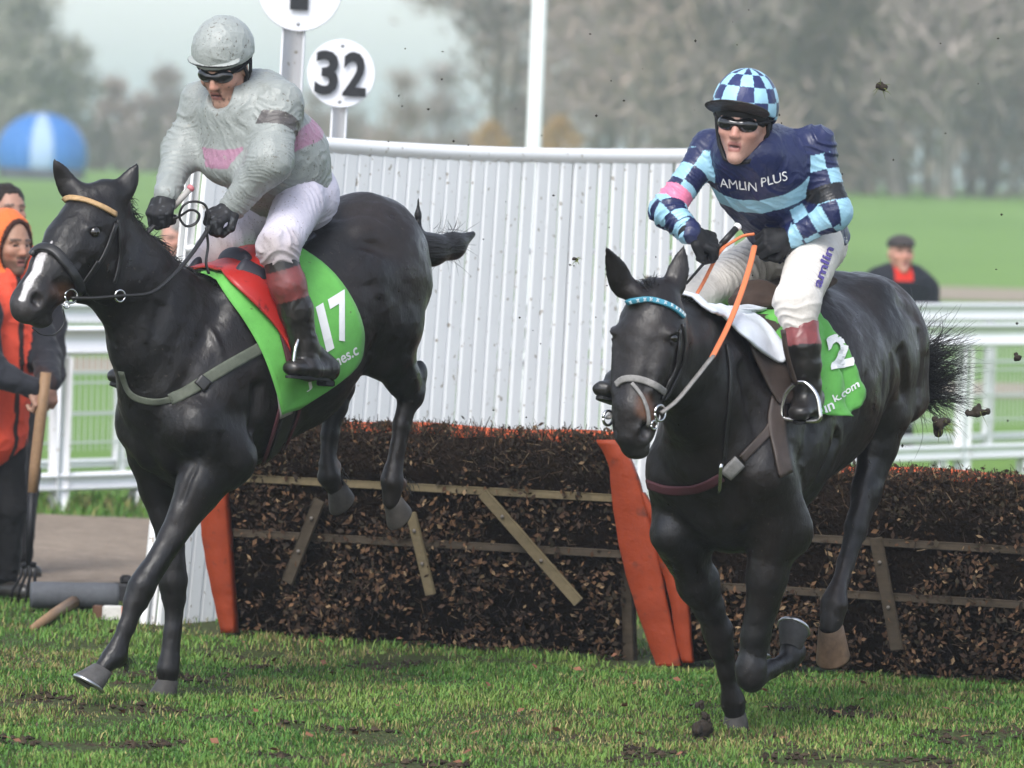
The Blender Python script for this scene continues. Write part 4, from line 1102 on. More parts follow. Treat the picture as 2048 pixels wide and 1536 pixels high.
def skin_col(H, V, base, lip=(.30, .10, .09), beard=None, mud=0.0, seed=1):
    c = np.tile(np.asarray(base, float), (len(V), 1)); q = H.loc(V)
    n = vnoise(V, 40, seed)
    fl = np.exp(-((q[:, 0] - .07) ** 2 + (np.abs(q[:, 1]) - .04) ** 2 + (q[:, 2] + .02) ** 2) / .0009)
    c = lerpc(c, np.asarray(base) * (1.15, .78, .72), .6 * fl)
    nz = np.exp(-((q[:, 0] - .11) ** 2 + q[:, 1] ** 2 + (q[:, 2] + .02) ** 2) / .0004); c = lerpc(c, np.asarray(base) * (1.15, .75, .7), .7 * nz)
    lp = (q[:, 0] > .082) * (np.abs(q[:, 1]) < .024 - .25 * np.abs(q[:, 2] + .062)) * (np.abs(q[:, 2] + .062) < .016); c = lerpc(c, lip, .75 * lp)
    mo = (q[:, 0] > .07) * (np.abs(q[:, 1]) < .020) * (np.abs(q[:, 2] + .062) < .0035); c = lerpc(c, (.05, .02, .02), .85 * mo)
    ey = (q[:, 0] > .06) * (((np.abs(q[:, 1]) - .031) / .014) ** 2 + ((q[:, 2] - .009) / .005) ** 2 < 1); c = lerpc(c, (.02, .015, .012), .9 * ey)
    eb = (q[:, 0] > .055) * (np.abs(np.abs(q[:, 1]) - .033) < .022) * (np.abs(q[:, 2] - .033) < .006); c = lerpc(c, (.03, .022, .018), .8 * eb)
    if beard is not None:
        b = sstep(-q[:, 2], .045, .065) * (q[:, 2] > -.13) * (q[:, 0] > -.01); b = np.maximum(b, (np.abs(q[:, 2] + .044) < .007) * (q[:, 0] > .085) * (np.abs(q[:, 1]) < .026))
        c = lerpc(c, beard, np.clip(b, 0, 1) * .7 * (1 - lp))
    if mud:
        m_ = sstep(vnoise(V, 90, seed + 5), .45, .6); c = lerpc(c, (.05, .035, .025), m_ * mud)
    return np.clip(c, 0, 1)
def folds(V, N, amp, sc_, seed, stretch=(1, 1, 1), damp=None):
    q = V * np.asarray(stretch)
    w_ = np.stack([vnoise(q, sc_ * .5, seed + 9), vnoise(q, sc_ * .5, seed + 8), vnoise(q, sc_ * .5, seed + 7)], 1) * .35 / sc_
    r1 = (1 - np.abs(vnoise(q + w_, sc_, seed))) ** 3; r2 = (1 - np.abs(vnoise(q + w_, sc_ * 2.1, seed + 1))) ** 3
    d = amp * (r1 - .45) + amp * .62 * (r2 - .45)
    if damp is not None: d = d * damp
    return V + N * d[:, None]
ROT3 = np.array([[.80, .36, -.48], [-.60, .48, -.64], [0, .80, .60]])
def creases(V, N, chains, body_dir, amp, wl, seed, bwl=None):
    """long soft creases running across each sleeve or leg (chains) and across body_dir elsewhere"""
    q = V @ ROT3.T; w1 = vnoise(q, 9, seed); w2 = vnoise(q @ ROT3.T, 17, seed + 1); msk = sstep(vnoise(q, 6.5, seed + 2), -.55, .35)
    along = V @ nrm(body_dir) * (wl / (bwl or wl)); best = np.full(len(V), .10)
    for c in chains:
        t, a, d = limb_param(V, c); L_ = sum(np.linalg.norm(np.asarray(c[i + 1]) - np.asarray(c[i])) for i in range(len(c) - 1)); m_ = d < best
        along[m_] = (t * L_)[m_] + .022 * np.sin(a[m_] * 1.0 + seed); best[m_] = d[m_]
    ph = along / wl * math.pi + np.where(best < .0999, 3.6, 1.9) * w1 + 1.0 * w2
    r1 = (1 - np.abs(np.sin(ph))) ** 1.6; r2 = (1 - np.abs(np.sin(ph * 2.3 + 3 * w2 + 1))) ** 1.6
    d = amp * msk * (r1 - .3) * (1 + .8 * vnoise(q, 5, seed + 6)) + amp * .45 * (1 - .5 * msk) * (r2 - .3) + amp * .35 * vnoise(q, 30, seed + 4)
    return V + N * d[:, None]
def sdf_part(F, s, name, mat, root, colf=None, it=2, fold=None, flat=False):
    V, Q = s.mesh(); V = relax(V, Q, it)
    if fold:
        N = vnormals(V, Q); V0 = V.copy(); V = (creases(V, N, *fold[1:]) if fold[0] == 'c' else folds(V, N, *fold)); V = relax(V, Q, 1, .3)
    else: V0 = V
    cl = colf(V0) if callable(colf) else (np.tile(np.asarray(colf, float), (len(V), 1)) if colf is not None else None)
    W_ = F.W(V); o = part(name, W_, mat, root, F4=Q, cols=cl)
    return o, W_, Q
def hand_prims(s, w_, d, n, k=1.0, curl=1.0, side=1, rf=.0098):
    """fist or loosely closed hand from the wrist w_, d to the knuckles, n out of its back; side = which way the thumb lies"""
    d = nrm(d); n = nrm(n - d * (n @ d)); t = np.cross(d, n) * side
    A = np.stack([d, t, n])
    s.ell(w_ + d * .048 * k + n * .0, np.array([.046, .038, .017]) * k, A, .012)
    s.seg(w_ - d * .01, w_ + d * .03, .027 * k, .027 * k, .02)
    for i, (off, ln) in enumerate(((.030, .95), (.0105, 1.05), (-.0095, 1.0), (-.029, .82))):
        kn = w_ + d * (.084 - .006 * abs(i - 1)) * k + t * off * k + n * .004 * k
        a1, a2, a3 = curl * 1.15, curl * 2.45, curl * 3.3
        p1 = kn + (d * math.cos(a1) - n * math.sin(a1)) * .036 * ln * k; p2 = p1 + (d * math.cos(a2) - n * math.sin(a2)) * .026 * ln * k; p3 = p2 + (d * math.cos(a3) - n * math.sin(a3)) * .020 * ln * k
        s.seg(kn - d * .02 * k, kn, rf * .95 * k, rf * 1.12 * k, .006); s.chain([kn, p1, p2, p3], [rf * 1.1 * k, rf * k, rf * .93 * k, rf * .8 * k], .0035)
    b = w_ + d * .026 * k + t * .032 * k - n * .006 * k
    s.chain([b, b + (d * .030 + t * .014 - n * .020) * k, b + (d * .052 - t * .004 - n * .034) * k, b + (d * .060 - t * .022 - n * .038) * k], [.0145 * k, .0125 * k, .0115 * k, .0095 * k], .006)
def limb_param(V, pts):
    """arc position (0..1), angle round the limb and distance for the chain pts"""
    pts = np.asarray(pts, float); L_ = [np.linalg.norm(pts[i + 1] - pts[i]) for i in range(len(pts) - 1)]; tot = sum(L_)
    best = np.full(len(V), 9.0); tt = np.zeros(len(V)); ang = np.zeros(len(V)); acc = 0
    for i in range(len(pts) - 1):
        a, b = pts[i], pts[i + 1]; d = b - a; t = np.clip(((V - a) @ d) / (d @ d), 0, 1); q = V - (a + t[:, None] * d); r_ = np.linalg.norm(q, axis=1)
        dh = nrm(d); e1 = nrm(np.cross(dh, (0, 0, 1.0)) if abs(dh[2]) < .95 else np.cross(dh, (1.0, 0, 0))); e2 = np.cross(dh, e1)
        m_ = r_ < best; best[m_] = r_[m_]; tt[m_] = (acc + t[m_] * L_[i]) / tot; ang[m_] = np.arctan2(q[m_] @ e2, q[m_] @ e1); acc += L_[i]
    return tt, ang, best
def helmet(F, H, root, mat, colf, peak, name='helmet', rim=None, cutz=.018, tilt=.10, ht=.112, hc=.060, pk=None):
    s = SDF(.0042); k = H.k
    s.ell(H(-.012, 0, hc), np.array([.128, .110, ht]) * k, H.R, .01)
    s.cut(H(0, 0, cutz), -(H.up - H.f * tilt), .004)
    o, W_, Q = sdf_part(F, s, name, mat, root, colf, 1, (.0026, 24, 3) if peak == 'soft' else (.0006, 30, 3))
    s = SDF(.004); tl = -.10 if peak == 'soft' else .62
    ax = np.stack([nrm(H.f + H.up * tl), H.l, np.cross(nrm(H.f + H.up * tl), H.l)])
    if peak == 'soft': s.ell(H(.070, 0, .070), np.array([.052, .103, .010]) * k, ax, .008)
    else: s.ell(H(.102, 0, .062), np.array([.070, .112, .0085]) * k, ax, .008)
    s.ell(H(.02, 0, .03), np.array([.10, .10, .05]) * k, H.R, .004, sub=True)
    sdf_part(F, s, 'peak', rim[0], o, rim[1], 1)
    # harness: skull edge, ear straps and chin strap
    mb = MB()
    for g in (1, -1):
        mb.tube([F.W(H(*p)) for p in ((.02, .089 * g, .035), (.0, .086 * g, -.02), (.018, .070 * g, -.07), (.05, .040 * g, -.112), (.058, 0, -.123))], .0075, 6)
        mb.tube([F.W(H(*p)) for p in ((-.06, .080 * g, .03), (-.03, .086 * g, -.02), (.0, .080 * g, -.045))], .007, 6)
    mb.build('chin_strap', matt_black, o, True)
    s = SDF(.0045); s.ell(H(-.012, 0, .046), np.array([.112, .096, .075]) * k, H.R, .01); s.cut(H(0, 0, -.030), -(H.up + H.f * .10), .004); s.ell(H(.09, 0, -.03), np.array([.075, .10, .050]) * k, H.R, .006, sub=True)
    sdf_part(F, s, 'padding', matt_black, o, None, 1)
    return o
def goggles(F, H, root):
    s = SDF(.0035); k = H.k
    for g in (1, -1):
        s.ell(H(.086, .033 * g, .012), np.array([.020, .037, .026]) * k, nrm_rows(H, g), .008)
    s.seg(H(.098, .02, .014), H(.098, -.02, .014), .014 * k, .014 * k, .010)
    s.ell(H(.105, 0, -.014), np.array([.020, .012, .022]) * k, H.R, .006, sub=True)
    o, _, _ = sdf_part(F, s, 'goggles', glossy_black, root, None, 1)
    mb = MB(); pts = [F.W(H(.10 * math.cos(a) - .012, .094 * math.sin(a), .014 + .028 * (1 - math.cos(a)) * .5)) for a in np.linspace(.7, 2 * math.pi - .7, 24)]
    mb.tube(pts, .011, 6, flat=.35); mb.build('goggle_strap', matt_black, o, True)
    return o
def nrm_rows(H, g):
    f = nrm(H.f + H.l * .38 * g); u = H.up; return np.stack([f, np.cross(u, f), u])
def boot(F, root, pts, rads, heel, toe, lat, colf, name='boot'):
    s = SDF(.005); s.chain(pts, rads, .02)
    an = np.asarray(pts[-1]); heel, toe = np.asarray(heel), np.asarray(toe)
    s.seg(an, heel + (0, 0, .02), .040, .034, .02); s.chain([heel, heel + (toe - heel) * .55, toe], [(.038, .040), (.046, .036), (.040, .028)], .02, lat)
    s.seg(an, heel + (toe - heel) * .6, .040, .030, .03)
    o, W_, Q = sdf_part(F, s, name, boot_m, root, colf, 2, (.003, 16, 5, (1, 1, 1)))
    mb = MB(); dn = np.array([0, 0, -1.0]); d = nrm(toe - heel); n_ = 14; V = []
    sd = nrm(np.cross(d, (0, 0, 1.0))); dn = np.cross(sd, d); dn = dn if dn[2] < 0 else -dn; L_ = np.linalg.norm(toe - heel)
    for z in (.026, .036):
        for i in range(20):
            a = 2 * math.pi * i / 20; x = .5 + .62 * math.cos(a); y = math.sin(a) * (.036 + .006 * math.cos(a)); V.append(F.W(heel + d * (x * L_) + sd * y + dn * z))
    mb.add(V, [(i, (i + 1) % 20, 20 + (i + 1) % 20, 20 + i) for i in range(20)] + [tuple(range(19, -1, -1)), tuple(range(20, 40))])
    mb.box(F.W(heel + dn * .044 + d * .012), (.05, .05, .022), np.stack([F.W(d) - F.A, F.W(sd) - F.A, F.W(dn) - F.A]), .004)
    mb.build('sole', matt_black, o, False)
    return o
SKIN = (.46, .27, .20)
# ------------------------------------------------------------------ rider of the left horse
rider1 = empty('person', F1.W(S(600, 400)), 'jockey in mud-spattered pale grey silks with a pink hoop and white breeches', 'person', 'jockeys')
H1_ = HeadF(S(449, 136, .0), R(20), R(-29), R(-3))
A1L = [S(562, 206, .165), S(541, 322, .225), S(466, 412, .085)]; A1R = [S(403, 204, -.165), S(363, 300, -.21), S(333, 388, -.10)]
T1 = [(S(470, 208), (.13, .09)), (S(497, 240), (.175, .145)), (S(523, 288), (.182, .145)), (S(548, 330), (.178, .155)), (S(585, 378), (.165, .13))]
L1L = [S(600, 402, .13), S(556, 498, .25), S(586, 600, .295), S(608, 695, .30)]; L1R = [S(566, 402, -.12), S(428, 512, -.20), S(345, 640, -.27), S(262, 735, -.29)]
s = SDF(.005)
head_prims(s, H1_, S(474, 215), .003)
s.chain([a[0] for a in T1], [(a[1][0] * .8, a[1][1] * .8) for a in T1], .03, LAT)
for A_ in (A1L, A1R): s.chain(A_, [.050, .042, .026], .02); s.seg(T1[1][0], A_[0], .08, .05, .03)
for L_ in (L1L, L1R): s.chain(L_, [.080, .055, .045, .032], .03)
body_, _, _ = sdf_part(F1, s, 'body', skin_m, rider1, lambda V: skin_col(H1_, V, SKIN, mud=.7))
GREY1 = np.array([.285, .305, .29]); PINK1 = np.array([.38, .20, .28])
mud_sp = [(70, .65, (.13, .12, .095), 2, .03, 5), (170, .672, (.13, .12, .095), 1, .03, 8), (30, .66, (.33, .32, .28), 4, .08)]
silk1_m = cloth_m('grey_silks', .42, .45, speck=mud_sp)
_fb = S(452, 308, 0) - S(604, 268, .15); _fb[1] = 0; tax1 = nrm(np.array([_fb[2], 0, -_fb[0]])); TB1 = (S(452, 308, 0) - T1[0][0]) @ tax1
def col_j1(V):
    c = np.tile(GREY1, (len(V), 1)); tl, al, dl = limb_param(V, A1L); tr, ar, dr = limb_param(V, A1R)
    tor = (V - T1[0][0]) @ tax1; n = .006 * vnoise(V, 14, 4)
    arm = np.minimum(dl, dr) < .082 + .03 * ((tl > .45) | (tr > .45)); arm &= ~((dl > .075) & (tl < .30) & (V[:, 1] < .13))
    band = (np.abs(tor + n - TB1) < .034) & ~arm; c[band] = PINK1
    ab = (dl < .10) & (tl + n > .155) & (tl + n < .265) & arm; c[ab] = (.085, .075, .072)
    return c
s = SDF(.0042)
s.chain([a[0] for a in T1], [a[1] for a in T1], .08, LAT)
s.seg(S(466, 232), S(462, 330), (.13, .065), (.135, .075), .07, LAT)
s.chain(A1L, [.070, .068, .050], .065); s.chain(A1R, [.064, .060, .047], .065)
s.seg(T1[1][0] + (-.02, .06, .02), A1L[0], .080, .070, .05); s.seg(T1[1][0] + (.0, -.06, .02), A1R[0], .078, .064, .05)
s.ell(S(578, 298, .03), (.11, .125, .11), None, .09); s.ell(S(524, 186, .01), (.085, .10, .085), None, .07); 
s.ell(H1_(.080, 0, -.060), (.065, .055, .060), H1_.R, .015, sub=True); s.seg(S(472, 224), S(462, 212), .070, .058, .03); s.ell(H1_(.065, 0, -.055), (.050, .044, .050), H1_.R, .008, sub=True)
s.ell(H1_(-.02, 0, -.02), (.085, .085, .10), None, .01, sub=True)
jk1, jk1W, jk1Q = sdf_part(F1, s, 'silks', silk1_m, rider1, col_j1, 2, ('c', [A1L, A1R], np.array([.12, .98, .15]), .0062, .036, 31, .050))
WHITE1 = np.array([.60, .57, .66])
br_m1 = cloth_m('white_breeches', .6, .3, speck=[(70, .66, (.30, .25, .27), 3, .06), (160, .68, (.22, .17, .17), 2, .04)])
def col_br1(V):
    c = np.tile(WHITE1, (len(V), 1)); n = vnoise(V, 16, 6)
    for L_ in (L1L, L1R):
        d, _ = seg_dist(V, L_[1] + (.02, .03, -.01), L_[1] + (.0, .03, -.10)); c = lerpc(c, (.34, .28, .25), (1 - sstep(d + .03 * n, .05, .12)) * .75)
    return c
s = SDF(.005)
s.ell(S(594, 392), (.13, .165, .13), None, .05); s.ell(S(612, 388, .04), (.095, .11, .115), None, .05)
for L_, q in ((L1L, 1), (L1R, -1)):
    s.chain([L_[0], L_[1]], [.092, .071], .05); s.seg(L_[1], L_[1] + (L_[2] - L_[1]) * .28, .071, .057, .04)
br1, br1W, br1Q = sdf_part(F1, s, 'breeches', br_m1, rider1, col_br1, 2, ('c', [L1L[:3], L1R[:3]], np.array([.4, .1, .9]), .0050, .034, 41))
def boot_col(top, band, bandc, base=(.016, .014, .013), mud=.5, seed=3):
    def f(V):
        c = np.tile(np.asarray(base, float), (len(V), 1)); t = (V - top) @ nrm(band - top) / np.linalg.norm(band - top); n = vnoise(V, 30, seed); n2 = vnoise(V, 70, seed + 1)
        c[(t > .12) & (t < 1.0)] = bandc
        c = lerpc(c, (.06, .05, .045), sstep(n + n2 * .5, .2, .7) * mud * .6)
        return c
    return f
bt = S(564, 530, .27); bb = S(584, 600, .295)
boot(F1, rider1, [S(561, 522, .262), S(576, 570, .285), S(592, 620, .30), S(608, 690, .305)], [.062, .064, .058, .047], S(657, 742, .305), S(584, 736, .335), LAT, boot_col(bt, bb, (.17, .042, .040)))
boot(F1, rider1, [L1R[1] + (L1R[2] - L1R[1]) * .2, L1R[2], L1R[3]], [.060, .058, .043], L1R[3] + (-.05, 0, -.06), S(232, 752, -.30), LAT, boot_col(L1R[1], L1R[2], (.17, .042, .040)))
GLB = np.array([.016, .016, .018])
def glove_col(A_, H_=None):
    def f(V):
        c = np.tile(GLB, (len(V), 1)); n = vnoise(V, 75, 3); return lerpc(c, (.10, .105, .115), sstep(n, .35, .6) * .6)
    return f
def glove(F, root, w_, d, n, side, colf, cuff, k=1.18):
    s = SDF(.0032); hand_prims(s, w_, nrm(d), n, k, .93, side, .0112); s.seg(w_ + cuff * .055, w_, .036, .032, .012)
    return sdf_part(F, s, 'glove', glove_m, root, colf, 1)[0]
vw = F1.B @ np.array([0, -1.0, 0]); upv = np.array([0, 0, 1.0])
dl = nrm(S(400, 458, .06) - A1L[2]); glove(F1, rider1, A1L[2], dl, upv * .8 + vw * .5, -1, glove_col(0), nrm(A1L[1] - A1L[2]))
dr = nrm(S(317, 440, -.07) - A1R[2]); glove(F1, rider1, A1R[2], dr, vw * .8 + np.array([.5, 0, .2]), 1, glove_col(0), nrm(A1R[1] - A1R[2]))
helmet(F1, H1_, rider1, silk1_m, lambda V: np.tile(GREY1 * 1.12, (len(V), 1)), 'soft', 'cap_helmet', (silk1_m, lambda V: lerpc(np.tile(GREY1 * 1.15, (len(V), 1)), (.015, .015, .015), ((V - H1_(.070, 0, .069)) @ H1_.up < 0) * 1.0)), .046, .02, .124, .066)
goggles(F1, H1_, rider1)
# ------------------------------------------------------------------ rider of the right horse
rider2 = empty('person', F2.W(S2(1605, 475)), 'jockey in navy and light blue hooped silks with checked cap', 'person', 'jockeys')
H2_ = HeadF(S2(1486, 250, .0), R(9), R(-7), R(-5), 1.03)
A2L = [S2(1630, 292, .17), S2(1668, 425, .25), S2(1582, 474, .11)]; A2R = [S2(1420, 296, -.17), S2(1334, 420, -.25), S2(1380, 466, -.11)]
T2 = [(S2(1498, 305), (.13, .10)), (S2(1522, 335), (.175, .145)), (S2(1548, 378), (.170, .145)), (S2(1575, 425), (.16, .135)), (S2(1605, 470), (.165, .14))]
L2L = [S2(1634, 492, .12), S2(1594, 605, .24), S2(1604, 700, .272), S2(1614, 775, .275)]; L2R = [S2(1560, 496, -.12), S2(1392, 596, -.22), S2(1310, 690, -.29), S2(1238, 765, -.31)]
s = SDF(.005)
head_prims(s, H2_, S2(1500, 310), .004)
s.chain([a[0] for a in T2], [(a[1][0] * .8, a[1][1] * .8) for a in T2], .03, LAT)
for A_ in (A2L, A2R): s.chain(A_, [.045, .040, .026], .02); s.seg(T2[1][0], A_[0], .07, .045, .03)
for L_ in (L2L, L2R): s.chain(L_, [.080, .055, .045, .032], .03)
sdf_part(F2, s, 'body', skin_m, rider2, lambda V: skin_col(H2_, V, (.50, .29, .23)))
NAVY = np.array([.014, .020, .075]); SKYB = np.array([.30, .53, .66]); BLK = np.array([.010, .010, .012])
silk2_m = cloth_m('blue_silks', .36, .5)
tax2 = nrm(T2[3][0] - T2[0][0] + np.array([.05, 0, -.12]))
def col_j2(V):
    c = np.tile(NAVY, (len(V), 1)); tl, al, dl_ = limb_param(V, A2L); tr, ar, dr_ = limb_param(V, A2R)
    tor = (V - T2[0][0]) @ tax2; n = .004 * vnoise(V, 14, 4)
    lft = (dl_ < dr_); t = np.where(lft, tl, tr); a = np.where(lft, al, ar); d = np.where(lft, dl_, dr_)
    arm = (d < .085) & (np.abs(V[:, 1]) > .115)
    band = (tor + n > .118) & (tor + n < .188) & ~arm; c[band] = SKYB
    chk = (np.floor((t + n - .10) / .135) + np.floor((a + 3.9) / (math.pi / 2))) % 2 < 1
    c[arm & (t > .10) & chk] = SKYB
    c[arm & lft & (t > .36) & (t < .50)] = BLK
    c[arm & ~lft & (t > .42) & (t < .54)] = (.72, .20, .33)
    c[arm & (t > .93)] = SKYB * .95
    return c
s = SDF(.0042)
s.chain([a[0] for a in T2], [a[1] for a in T2], .07, LAT)
s.chain(A2L, [.060, .056, .041], .04); s.chain(A2R, [.055, .052, .041], .04)
s.seg(T2[1][0] + (-.02, .06, .02), A2L[0], .076, .062, .05); s.seg(T2[1][0] + (.0, -.06, .02), A2R[0], .074, .057, .05)
s.seg(S2(1500, 312), S2(1506, 290), .075, .066, .03)
s.ell(S2(1596, 334, .02), (.12, .145, .095), None, .06)
s.ell(H2_(-.01, 0, -.02), (.085, .085, .10), None, .01, sub=True)
jk2, jk2W, jk2Q = sdf_part(F2, s, 'silks', silk2_m, rider2, col_j2, 2, ('c', [A2L, A2R], np.array([.2, .75, .6]), .0062, .030, 51, .060))
WHITE2 = np.array([.66, .62, .57])
br_m2 = cloth_m('cream_breeches', .6, .3)
s = SDF(.005)
s.ell(S2(1604, 488), (.13, .165, .13), None, .05)
for L_ in (L2L, L2R):
    s.chain([L_[0], L_[1]], [.094, .071], .05); s.seg(L_[1], L_[1] + (L_[2] - L_[1]) * .42, .074, .060, .04)
br2, br2W, br2Q = sdf_part(F2, s, 'breeches', br_m2, rider2, lambda V: np.tile(WHITE2, (len(V), 1)), 2, ('c', [L2L[:3], L2R[:3]], np.array([.4, .1, .9]), .0050, .034, 61))
boot(F2, rider2, [S2(1601, 640, .255), S2(1605, 690, .272), S2(1609, 730, .277), S2(1614, 772, .278)], [.060, .060, .054, .044], S2(1626, 802, .275), S2(1599, 826, .29), LAT, boot_col(S2(1600, 634, .255), S2(1606, 692, .272), (.20, .045, .045), mud=.1))
boot(F2, rider2, [L2R[1] + (L2R[2] - L2R[1]) * .3, L2R[2], L2R[3]], [.060, .058, .043], L2R[3] + (-.06, 0, -.05), S2(1206, 778, -.33), LAT, boot_col(L2R[1], L2R[2], (.20, .045, .045), mud=.1))
vw2 = F2.B @ np.array([0, -1.0, 0])
d_l = nrm(S2(1520, 486, .03) - A2L[2]); glove(F2, rider2, A2L[2], d_l, vw2 * .8 + upv * .4, -1, lambda V: np.tile(GLB * .7, (len(V), 1)), nrm(A2L[1] - A2L[2]))
d_r = nrm(S2(1440, 496, -.03) - A2R[2]); glove(F2, rider2, A2R[2], d_r, vw2 * .6 + upv * .7, 1, lambda V: np.tile(GLB * .7, (len(V), 1)), nrm(A2R[1] - A2R[2]))
def col_cap2(V):
    q = H2_.loc(V) - np.array([-.012, 0, .060]); la = np.arctan2(q[:, 1], q[:, 0]); el = np.arctan2(q[:, 2], np.hypot(q[:, 0], q[:, 1]))
    on = (np.floor((la + math.pi + .26) / (math.pi / 6.5)) + np.floor((el + .20) / .43)) % 2 < 1
    c = np.where(on[:, None], NAVY * 1.5, SKYB * 1.15); c[q[:, 2] < -.034] = NAVY
    return c
cap2_m = cloth_m('checked_cap', .4, .4)
helmet(F2, H2_, rider2, cap2_m, col_cap2, 'hard', 'cap_helmet', (silk2_m, lambda V: np.where((((V - H2_(.102, 0, .062)) @ nrm(H2_.up - .62 * H2_.f)) > .002)[:, None], NAVY * .8, np.array([[.030, .026, .024]]))), .030, .40, .128)
goggles(F2, H2_, rider2)
# ================================================================== tack
def hits(F, bvh, px, off, n=6):
    """a smooth path over the surface along the photo points px"""
    pts = spline(np.array(px, float), n); P_, N_ = [], []
    for x, y in pts:
        p, nn_ = cast(bvh, x, y, off)
        if p is not None and (not P_ or np.linalg.norm(p - P_[-1]) < .15): P_.append(p); N_.append(nn_)
    N_ = np.array(N_); 
    for _ in range(2):
        Np = N_.copy(); Np[1:-1] = (N_[:-2] + N_[1:-1] * 2 + N_[2:]) / 4; N_ = Np
    P_ = np.array(P_); Q_ = P_.copy(); Q_[1:-1] = (P_[:-2] + 2 * P_[1:-1] + P_[2:]) / 4
    return Q_, N_
def strap(F, bvh, px, wd, th, name, mat, parent, off=.004, n=6):
    P_, N_ = hits(F, bvh, px, off, n); mb = MB(); ribbon(mb, P_, N_, wd, th)
    return mb.build(name, mat, parent, True)
def patch(F, bvh, Fp, Rp, nr, nc, off, wr=.004, seed=1, over=True, lift=None, sc_=7, trim=None):
    """a cloth laid over the back: left side seen along Fp (front edge) and Rp (rear edge), carried over the spine to the other side"""
    k = max(2, nr // (len(Fp) - 1)); A_, B_ = spline(Fp, k), spline(Rp, k); nr = len(A_)
    Gd = np.zeros((nr, nc, 3)); Nn = np.zeros((nr, nc, 3)); ok = np.zeros((nr, nc), bool)
    for i in range(nr):
        for j in range(nc):
            t = j / (nc - 1); q = A_[i] + (B_[i] - A_[i]) * t
            p, nn_ = cast(bvh, q[0], q[1], 0)
            if p is not None: Gd[i, j], Nn[i, j], ok[i, j] = F.L(p), F.B @ nn_, True
    for i in range(nr):
        for j in range(nc):
            if not ok[i, j]:
                c = np.argwhere(ok); d = ((c - (i, j)) ** 2).sum(1); a = c[d.argmin()]; Gd[i, j] = Gd[a[0], a[1]]; Nn[i, j] = Nn[a[0], a[1]]
    for _ in range(3):
        G2 = Gd.copy(); G2[1:-1] = (Gd[:-2] + 2 * Gd[1:-1] + Gd[2:]) / 4; Gd = G2; G2 = Gd.copy(); G2[:, 1:-1] = (Gd[:, :-2] + 2 * Gd[:, 1:-1] + Gd[:, 2:]) / 4; Gd = G2
        N2 = Nn.copy(); N2[1:-1] = (Nn[:-2] + 2 * Nn[1:-1] + Nn[2:]) / 4; Nn = N2
    Nn /= np.linalg.norm(Nn, axis=2, keepdims=True)
    w_ = vnoise(Gd.reshape(-1, 3) * (1, 1, .55), sc_, seed).reshape(nr, nc); w2 = vnoise(Gd.reshape(-1, 3), sc_ * 2.6, seed + 1).reshape(nr, nc)
    fade = np.linspace(0, 1, nr)[:, None] ** 1.2
    L_ = Gd + Nn * (off + wr * (.6 + w_ * (.5 + fade) + .45 * w2))[..., None]
    if lift is not None:
        fi, fj = np.linspace(0, 1, nr)[:, None], np.linspace(0, 1, nc)[None, :]; L_ = L_ + lift(fi, fj)
    rows = [L_[i] for i in range(nr - 1, -1, -1)]
    if over:
        top = L_[0]; R_ = L_ * (1, -1, 1)
        for f in (.66, .33, 0.0, -.33, -.66):
            row = top * (1, f, 1); row[:, 2] = top[:, 2]
            for j in range(nc):
                h_ = bvh.ray_cast(Vector(F.W([row[j, 0], row[j, 1], 2.6])), Vector((0, 0, -1)))
                if h_[0] is not None: row[j, 2] = max(h_[0].z + off + wr * .3, 0)
            rows.append(row)
        rows += [R_[i] for i in range(nr)]
    return np.array(rows), nr
def cloth_obj(F, rows, name, mat, parent=None, th=.003, loc=None):
    m_, n_ = rows.shape[:2]; V = F.W(rows.reshape(-1, 3)); i_ = (np.arange(m_ - 1)[:, None] * n_ + np.arange(n_ - 1)[None, :]).ravel()
    F4 = np.stack([i_, i_ + n_, i_ + n_ + 1, i_ + 1], 1)
    o = part(name, V, mat, parent, F4=F4, loc=loc)
    md = o.modifiers.new('thickness', 'SOLIDIFY'); md.thickness = th; md.offset = 0
    return o, bvh_of(V, F4)
def lettering(bvh, txt, org, xv, yv, mat, parent, name='lettering', bold=.02, off=.0045, cuts=2):
    """letters laid on a surface: photo-space corner and axes"""
    Vt, Ft = text_mesh(txt, bold, cuts); W_ = []; bad = set()
    for i, (a, b) in enumerate(Vt):
        p, _ = cast(bvh, org[0] + xv[0] * a + yv[0] * b, org[1] + xv[1] * a + yv[1] * b, off)
        if p is None: bad.add(i); p = C0
        W_.append(p)
    Ft = [f for f in Ft.tolist() if not (set(f) & bad)]
    return part(name, np.array(W_), mat, parent, F3=Ft, shade=False)
def tube_px(F, pts, r_, name, mat, parent, n=8, flat=1.0, seg=6, loc=None):
    P_ = spline([F.W(F.S(*p)) for p in pts], seg); mb = MB(); mb.tube(P_, r_, n, flat=flat); return mb.build(name, mat, parent, True, loc=loc)
def ring(F, c, r_, t_, name, mat, parent, nrmv=None, loc=None):
    c = F.W(c); nv = nrm(nrmv if nrmv is not None else F.l + np.array([0, -.4, 0])); a = nrm(np.cross(nv, (0, 0, 1))); b = np.cross(nv, a); mb = MB()
    mb.tube([c + r_ * (math.cos(t) * a + math.sin(t) * b) for t in np.linspace(0, 2 * math.pi, 19)], t_, 6); return mb.build(name, mat, parent, True, loc=loc)
chrome = M('bit_metal', (.62, .62, .62), rough=.22, metal=1.0)
green_m = M('green_cloth', (.135, .44, .088), rough=.65, spec=.25, var=[(14, .14)], speck=[(46, .70, (.10, .12, .05), 3, .08)], bump=[(60, .35, .003), (500, .2, .0006)], sheen=.1)
white_ink = M('white_print', (.80, .80, .80), rough=.6)
purple_ink = M('purple_print', (.09, .06, .26), rough=.6)
